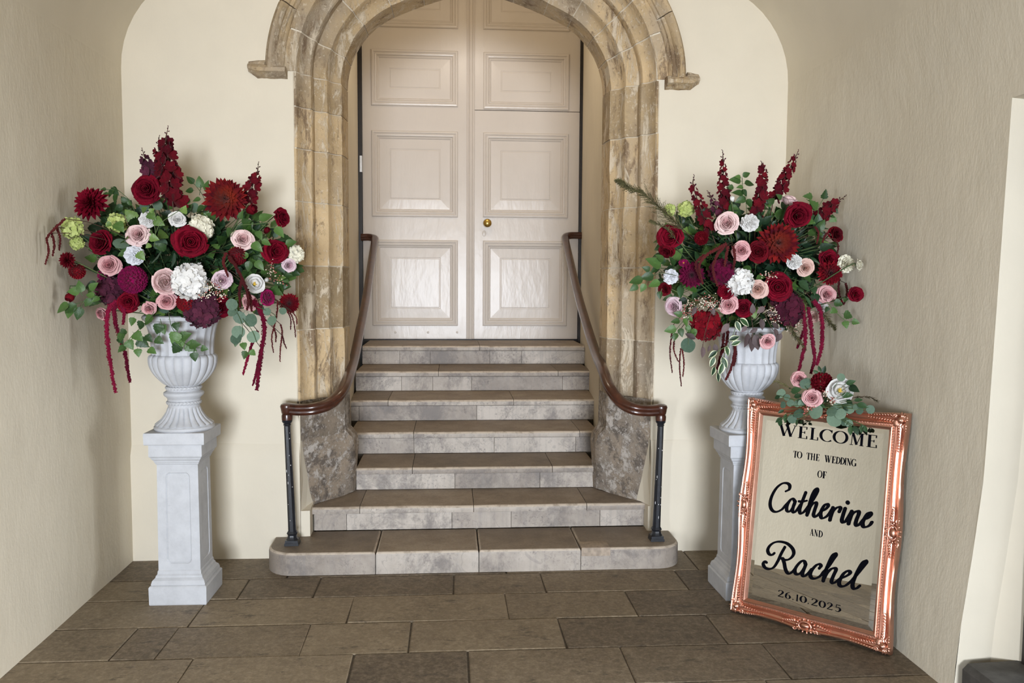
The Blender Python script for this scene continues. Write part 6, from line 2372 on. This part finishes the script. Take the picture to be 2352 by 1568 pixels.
def feathery(A, label, pts, name='heather_branch', mat_='heather', spread=.035, n=70, extra=0.0, group=None):
    y0 = A.spot(*pts[0], r=.02, extra=extra).y
    P = catmull([at_y(px, py, y0) for px, py in pts], 10)
    t = thing(name, label, 'branch', P[0], group or 'feathery branches in the %s urn' % A.name)
    part('stem', MB().tube(P, [.0022 * (1 - .7 * i / len(P)) for i in range(len(P))], 5), M['twig'], t)
    rr = random.Random(int(pts[0][0]))
    for side in range(3):
        mb = MB()
        for i in range(n // 3):
            s_ = .12 + .88 * (i + rr.random()) / (n / 3)
            j = min(int(s_ * (len(P) - 1)), len(P) - 2)
            ax = (P[j + 1] - P[j]).normalized()
            q = V((rr.uniform(-1, 1), rr.uniform(-1, 1), rr.uniform(-1, 1))).normalized()
            d = (ax * 1.1 + q * .8).normalized()
            ln = spread * rr.uniform(.5, 1.2) * (1.35 - 1.15 * s_)
            e = P[j] + d * ln
            mb.tube([P[j], e], [.0009, .0006], 4)
            for k in range(7):
                c = P[j].lerp(e, (k + 1) / 7)
                q2 = V((rr.uniform(-1, 1), rr.uniform(-1, 1), rr.uniform(-1, 1))).normalized()
                mb.tube([c, c + (d + q2 * .9).normalized() * .009], [.0013, .0003], 3, cap=False)
        part('twig_spray', mb, M[mat_], t)
    return t


feathery(AR, 'feathery olive heather branch sticking out left across the archway stone', [(1592, 548), (1540, 500), (1485, 450), (1440, 428), (1416, 414)], n=260, spread=.07)
feathery(AR, 'short feathery twig below the long heather branch', [(1560, 560), (1530, 525), (1505, 512), (1494, 508)], n=66, spread=.028)
feathery(AR, 'feathery olive twig hanging right of the thick crimson tassels', [(1860, 690), (1895, 725), (1910, 745), (1918, 757)], n=80, spread=.03)
feathery(AR, 'feathery cream tipped twig hanging left of the thick crimson tassels', [(1790, 700), (1815, 745), (1830, 775), (1850, 805)], n=90, spread=.035)


def waxflower(A, label, clusters, extra=-.06, n=26, rad=.035, root=None):
    t = None
    rr = random.Random(int(clusters[0][0]))
    for px, py in clusters:
        p = A.spot(px, py, .02, extra)
        if t is None:
            t = thing('waxflower_sprig', label, 'waxflower', p, 'waxflower sprigs in the %s urn' % A.name)
        st, fl, bd = MB(), MB(), MB()
        b_ = p + (A.c - p).normalized() * .07
        for i in range(n):
            q = p + V((rr.gauss(0, rad * .5), rr.gauss(0, rad * .3), rr.gauss(0, rad * .42)))
            st.tube([b_, b_.lerp(q, .6) + V((0, 0, .004)), q], .0006, 3, cap=False)
            (fl if rr.random() < .62 else bd).ball(q, rr.uniform(.0022, .0040), 6, 4)
        part('twigs', st, M['heather'], t, True, None, 'stuff')
        part('blossoms', fl, M['wax'], t, True, None, 'stuff')
        part('tiny_buds', bd, M['wax_bud'], t, True, None, 'stuff')
    return t


waxflower(AL, 'sprig of tiny cream waxflowers right of the white hydrangea, left urn', [(485, 655), (500, 668), (512, 678), (475, 678)])
waxflower(AL, 'faint waxflower sprig among leaves near the lilac rose at right edge', [(628, 620), (640, 640)], n=18)
waxflower(AR, 'sprig of tiny yellowish waxflowers above the crimson hydrangea', [(1612, 692), (1625, 700), (1636, 690), (1645, 702)])
waxflower(AR, 'waxflower sprig at lower left beside the lilac rose of the right urn', [(1578, 712), (1582, 724), (1590, 705)])
waxflower(AR, 'waxflower sprig in the plum leaves above the lowest pink rose', [(1776, 728), (1785, 742), (1772, 712)])
waxflower(AR, 'waxflower sprig left of the thick crimson tassels, right urn', [(1818, 752), (1826, 765), (1835, 740)])
waxflower(AR, 'small waxflower sprig just above the biggest red rose, right urn', [(1760, 635), (1772, 630)], n=18, extra=-.03)


# greenery filling each urn between the blooms
def greenery(A, label, n, rx, rz, kinds, seed, zshift=0.0, n_rim=64):
    rr = random.Random(seed)
    t = thing('greenery', label, 'greenery', A.root, 'mixed greenery filling the urns')
    core = MB()
    for i in range(2600):
        while True:
            d = V((rr.uniform(-1, 1), rr.uniform(-1, .75), rr.uniform(-.8, 1)))
            if d.length < .86:
                break
        p = A.c + V((d.x * rx * .85, d.y * A.Ry * .72, d.z * rz * .82 + zshift))
        dirn = (d.normalized() + V((rr.uniform(-.7, .7), rr.uniform(-.7, .7), rr.uniform(-.8, .4)))).normalized()
        M4 = aim(p, p + dirn * rr.uniform(.04, .07), V((rr.uniform(-1, 1), -1, rr.uniform(0, 1.2))))
        if not (XL + .03 < (p + dirn * .08).x < XR - .03 and (p + dirn * .08).y < -.05):
            continue
        core.add([(0, 0, 0), (.27, .35, .05), (.2, .72, .0), (0, 1, -.15), (-.2, .72, 0), (-.27, .35, .05), (0, .45, -.02)], [(0, 1, 6), (1, 2, 6), (2, 3, 6), (3, 4, 6), (4, 5, 6), (5, 0, 6)], M4)
    part('inner_leaves', core, M['dark_leaf'], t, True, None, 'stuff')
    tw = MB()
    placed = 0
    tries = 0
    while placed < n and tries < n * 30:
        tries += 1
        d = V((rr.gauss(0, 1), -abs(rr.gauss(0, 1)) + .25, rr.gauss(0, .9))).normalized()
        if d.z < -.75:
            continue
        k = rr.uniform(.80, 1.04)
        p = A.c + V((d.x * rx * k, d.y * A.Ry * k * .95, d.z * rz * k + zshift))
        dirn = (d * .8 + V((rr.uniform(-.9, .9), rr.uniform(-.5, .3), rr.uniform(-.9, .55)))).normalized()
        ln = rr.uniform(.044, .078)
        tip = p + dirn * ln
        if not (XL + .07 < tip.x < xr(tip.y, tip.z) - .07 and tip.y < -.06):
            continue
        # keep the face of every bloom clear
        bad = False
        for q in (p, tip, (p + tip) / 2):
            w_ = q - EYE
            zf = w_.dot(FW)
            px, py = 1176 + CAM_F * w_.dot(CR) / zf, 784 - CAM_F * w_.dot(CU) / zf
            for bx, by, bd_, bp in A.blooms:
                if (px - bx) ** 2 + (py - by) ** 2 < (bd_ * .5) ** 2 and (q - EYE).length < (bp - EYE).length + .05:
                    bad = True
                    break
            if bad:
                break
        if bad:
            continue
        nrm = V((rr.uniform(-.8, .8), -1, rr.uniform(-.2, 1.0)))
        hang_leaf(t, rr.choice(kinds), p, tip, nrm, ln, rr.uniform(-.4, .4))
        tw.tube([p + (A.c - p) * .35, p], .0016, 4, cap=False)
        placed += 1
    # leaves spilling over the rim of the urn hide the stems
    for i in range(n_rim):
        a = rr.uniform(PI * .98, PI * 2.02)
        p = A.root + V((.15 * math.cos(a) * rr.uniform(.5, 1.05), .15 * math.sin(a) * rr.uniform(.5, 1.1), rr.uniform(-.005, .085)))
        dirn = V((math.cos(a) + rr.uniform(-.6, .6), math.sin(a) - .2, rr.uniform(-.55, .45))).normalized()
        ln = rr.uniform(.045, .075)
        hang_leaf(t, rr.choice(kinds), p, p + dirn * ln, V((rr.uniform(-.6, .6), -.8, rr.uniform(.1, 1))), ln, rr.uniform(-.4, .4))
    part('twigs', tw, M['stem'], t, True, None, 'stuff')
    return t


greenery(AL, 'mixed green leaves filling the left urn between its blooms', 234, .56, .30, ['ivy', 'ivy', 'ovate', 'rose_leaf', 'rose_leaf', 'laurel', 'maple', 'eucalyptus', 'ivy_bright', 'lance'], 31, .02)
greenery(AR, 'mixed green leaves filling the right urn between its blooms', 234, .49, .30, ['ivy', 'ovate', 'ovate', 'rose_leaf', 'rose_leaf', 'laurel', 'laurel', 'maple', 'lance', 'ivy_bright'], 32, .02)

# ------------------------------------------------------------------ garland on the mirror's top edge


def on_mirror(px, py, out=.04):
    """point standing proud of the mirror plane, seen at this place"""
    d = ray(px, py)
    o = MB0 + ez * out
    return EYE + d * ((o - EYE).dot(ez) / d.dot(ez))


cg = lambda x, y: (1640 + x / 4.356, 840 + y / 4.356)
GR = on_mirror(*cg(1080, 400), .02)
for kind, x, y, dpx, mat_, lab, fc, out in (
        ('rose', 850, 132, 36, 'pink', 'pink rose at the upper left of the mirror garland', (-.3, .3, 1), .03),
        ('chrysanthemum', 1080, 172, 50, 'deep_red', 'dark red chrysanthemum at the top of the mirror garland', (0, .25, 1), .03),
        ('ranunculus', 1262, 248, 54, 'white', 'white open bloom with yellow centre on the mirror garland', (.1, .1, 1), .05),
        ('rose', 980, 322, 42, 'pink', 'pink rose in the middle of the mirror garland, below the dark chrysanthemum', (-.1, .05, 1), .07)):
    p = on_mirror(*cg(x, y), out)
    r = dpx * 1.05 / 2 / CAM_F * (p - EYE).dot(FW)
    view = (EYE - p).normalized()
    bloom(kind, p, CR * fc[0] + CU * fc[1] + view * fc[2], r, mat_, lab, GR, 'on the mirror garland')


def garland_sprig(name, label, leaves, kind, seed, wood='stem', proud=.05):
    rr = random.Random(seed)
    t = thing(name, label, 'foliage', GR, 'greenery of the mirror garland')
    mb = MB()
    for q in leaves:
        b_ = on_mirror(*cg(q[0], q[1]), proud + rr.uniform(-.015, .01))
        tip = on_mirror(*cg(q[2], q[3]), proud + rr.uniform(-.01, .02))
        hang_leaf(t, q[4] if len(q) > 4 else kind, b_, tip, ez + V((rr.uniform(-.35, .35), 0, rr.uniform(-.1, .5))), (tip - b_).length)
        mb.tube(catmull([GR.lerp(b_, .15), GR.lerp(b_, .6) + ez * .012, b_], 4), .0013, 4, cap=False)
    part('stem', mb, M[wood], t)
    return t


garland_sprig('eucalyptus_spray', 'round grey green eucalyptus leaves on the left half of the mirror garland',
              [(700, 310, 640, 240), (930, 230, 895, 130), (790, 400, 740, 345), (720, 400, 660, 380), (870, 400, 810, 340), (905, 390, 850, 350), (880, 510, 815, 440), (830, 540, 735, 520), (950, 480, 1075, 420), (760, 330, 700, 300), (910, 200, 950, 120)], 'eucalyptus', 41)
garland_sprig('eucalyptus_spray', 'round grey green eucalyptus leaves on the right half of the mirror garland',
              [(1190, 470, 1210, 615), (1230, 440, 1300, 520), (1330, 540, 1370, 610), (1290, 430, 1350, 370), (1330, 400, 1390, 460), (1420, 430, 1490, 460), (1520, 440, 1610, 430), (1250, 150, 1290, 80), (1150, 420, 1200, 490), (1390, 400, 1450, 420), (1200, 380, 1270, 440), (1300, 520, 1310, 600)], 'eucalyptus', 42)
garland_sprig('laurel_sprig', 'dark pointed leaves threaded through the mirror garland',
              [(770, 260, 860, 230), (800, 310, 880, 290), (1080, 330, 1140, 360), (1050, 80, 990, 45), (1070, 60, 1040, 0), (1090, 80, 1110, 0), (1320, 180, 1410, 150), (1350, 200, 1440, 250), (1270, 300, 1390, 285), (1370, 600, 1360, 690), (1400, 600, 1440, 690),
               (1480, 590, 1470, 670), (1490, 590, 1530, 670), (700, 440, 640, 470), (690, 520, 610, 560), (670, 530, 650, 610), (720, 480, 705, 570), (880, 540, 870, 570), (840, 540, 815, 600), (1400, 350, 1490, 330), (1430, 380, 1540, 410), (1330, 340, 1380, 380), (660, 300, 600, 330), (760, 230, 740, 220),
               (1130, 300, 1100, 350), (1060, 380, 1110, 420), (1300, 400, 1340, 450), (880, 280, 900, 350)], 'laurel', 43)
rr = random.Random(5)
for lab, cl in (('tiny red and cream waxflowers in the middle of the mirror garland', [(1105, 262), (1110, 285), (1190, 350), (1170, 365)]),
                ('tiny red waxflower buds hanging at the lower left of the mirror garland', [(915, 440), (985, 415), (940, 425)])):
    t = thing('waxflower_sprig', lab, 'waxflower', GR, 'waxflower sprigs of the mirror garland')
    st, fl, bd = MB(), MB(), MB()
    for x, y in cl:
        for i in range(12):
            p = on_mirror(*cg(x + rr.gauss(0, 16), y + rr.gauss(0, 14)), .075 + rr.uniform(-.01, .012))
            st.tube([GR, p.lerp(GR, .5), p], .0007, 3, cap=False)
            (fl if rr.random() < (.5 if x > 1000 else .25) else bd).ball(p, rr.uniform(.0024, .0038), 6, 4)
    part('twigs', st, M['heather'], t, True, None, 'stuff')
    part('blossoms', fl, M['wax'], t, True, None, 'stuff')
    part('tiny_buds', bd, M['wax_bud'], t, True, None, 'stuff')


def garland_twig(label, pts):
    P = catmull([on_mirror(*cg(x, y), .03) for x, y in pts], 8)
    t = thing('heather_branch', label, 'branch', P[0], 'feathery twigs of the mirror garland')
    part('stem', MB().tube(P, .0013, 4), M['twig'], t)
    mb = MB()
    for i in range(70):
        s_ = rr.uniform(.2, 1)
        j = min(int(s_ * (len(P) - 1)), len(P) - 2)
        ax = (P[j + 1] - P[j]).normalized()
        q = V((rr.uniform(-1, 1), rr.uniform(-1, 1), rr.uniform(-1, 1))).normalized()
        mb.tube([P[j], P[j] + (ax + q * .8).normalized() * rr.uniform(.008, .022)], [.0014, .0004], 3, cap=False)
    part('twig_spray', mb, M['heather'], t)


garland_twig('feathery twig poking out left of the mirror garland', [(800, 240), (720, 200), (650, 165), (605, 155)])
garland_twig('feathery twig poking out right of the mirror garland', [(1350, 330), (1450, 310), (1560, 315), (1630, 350)])
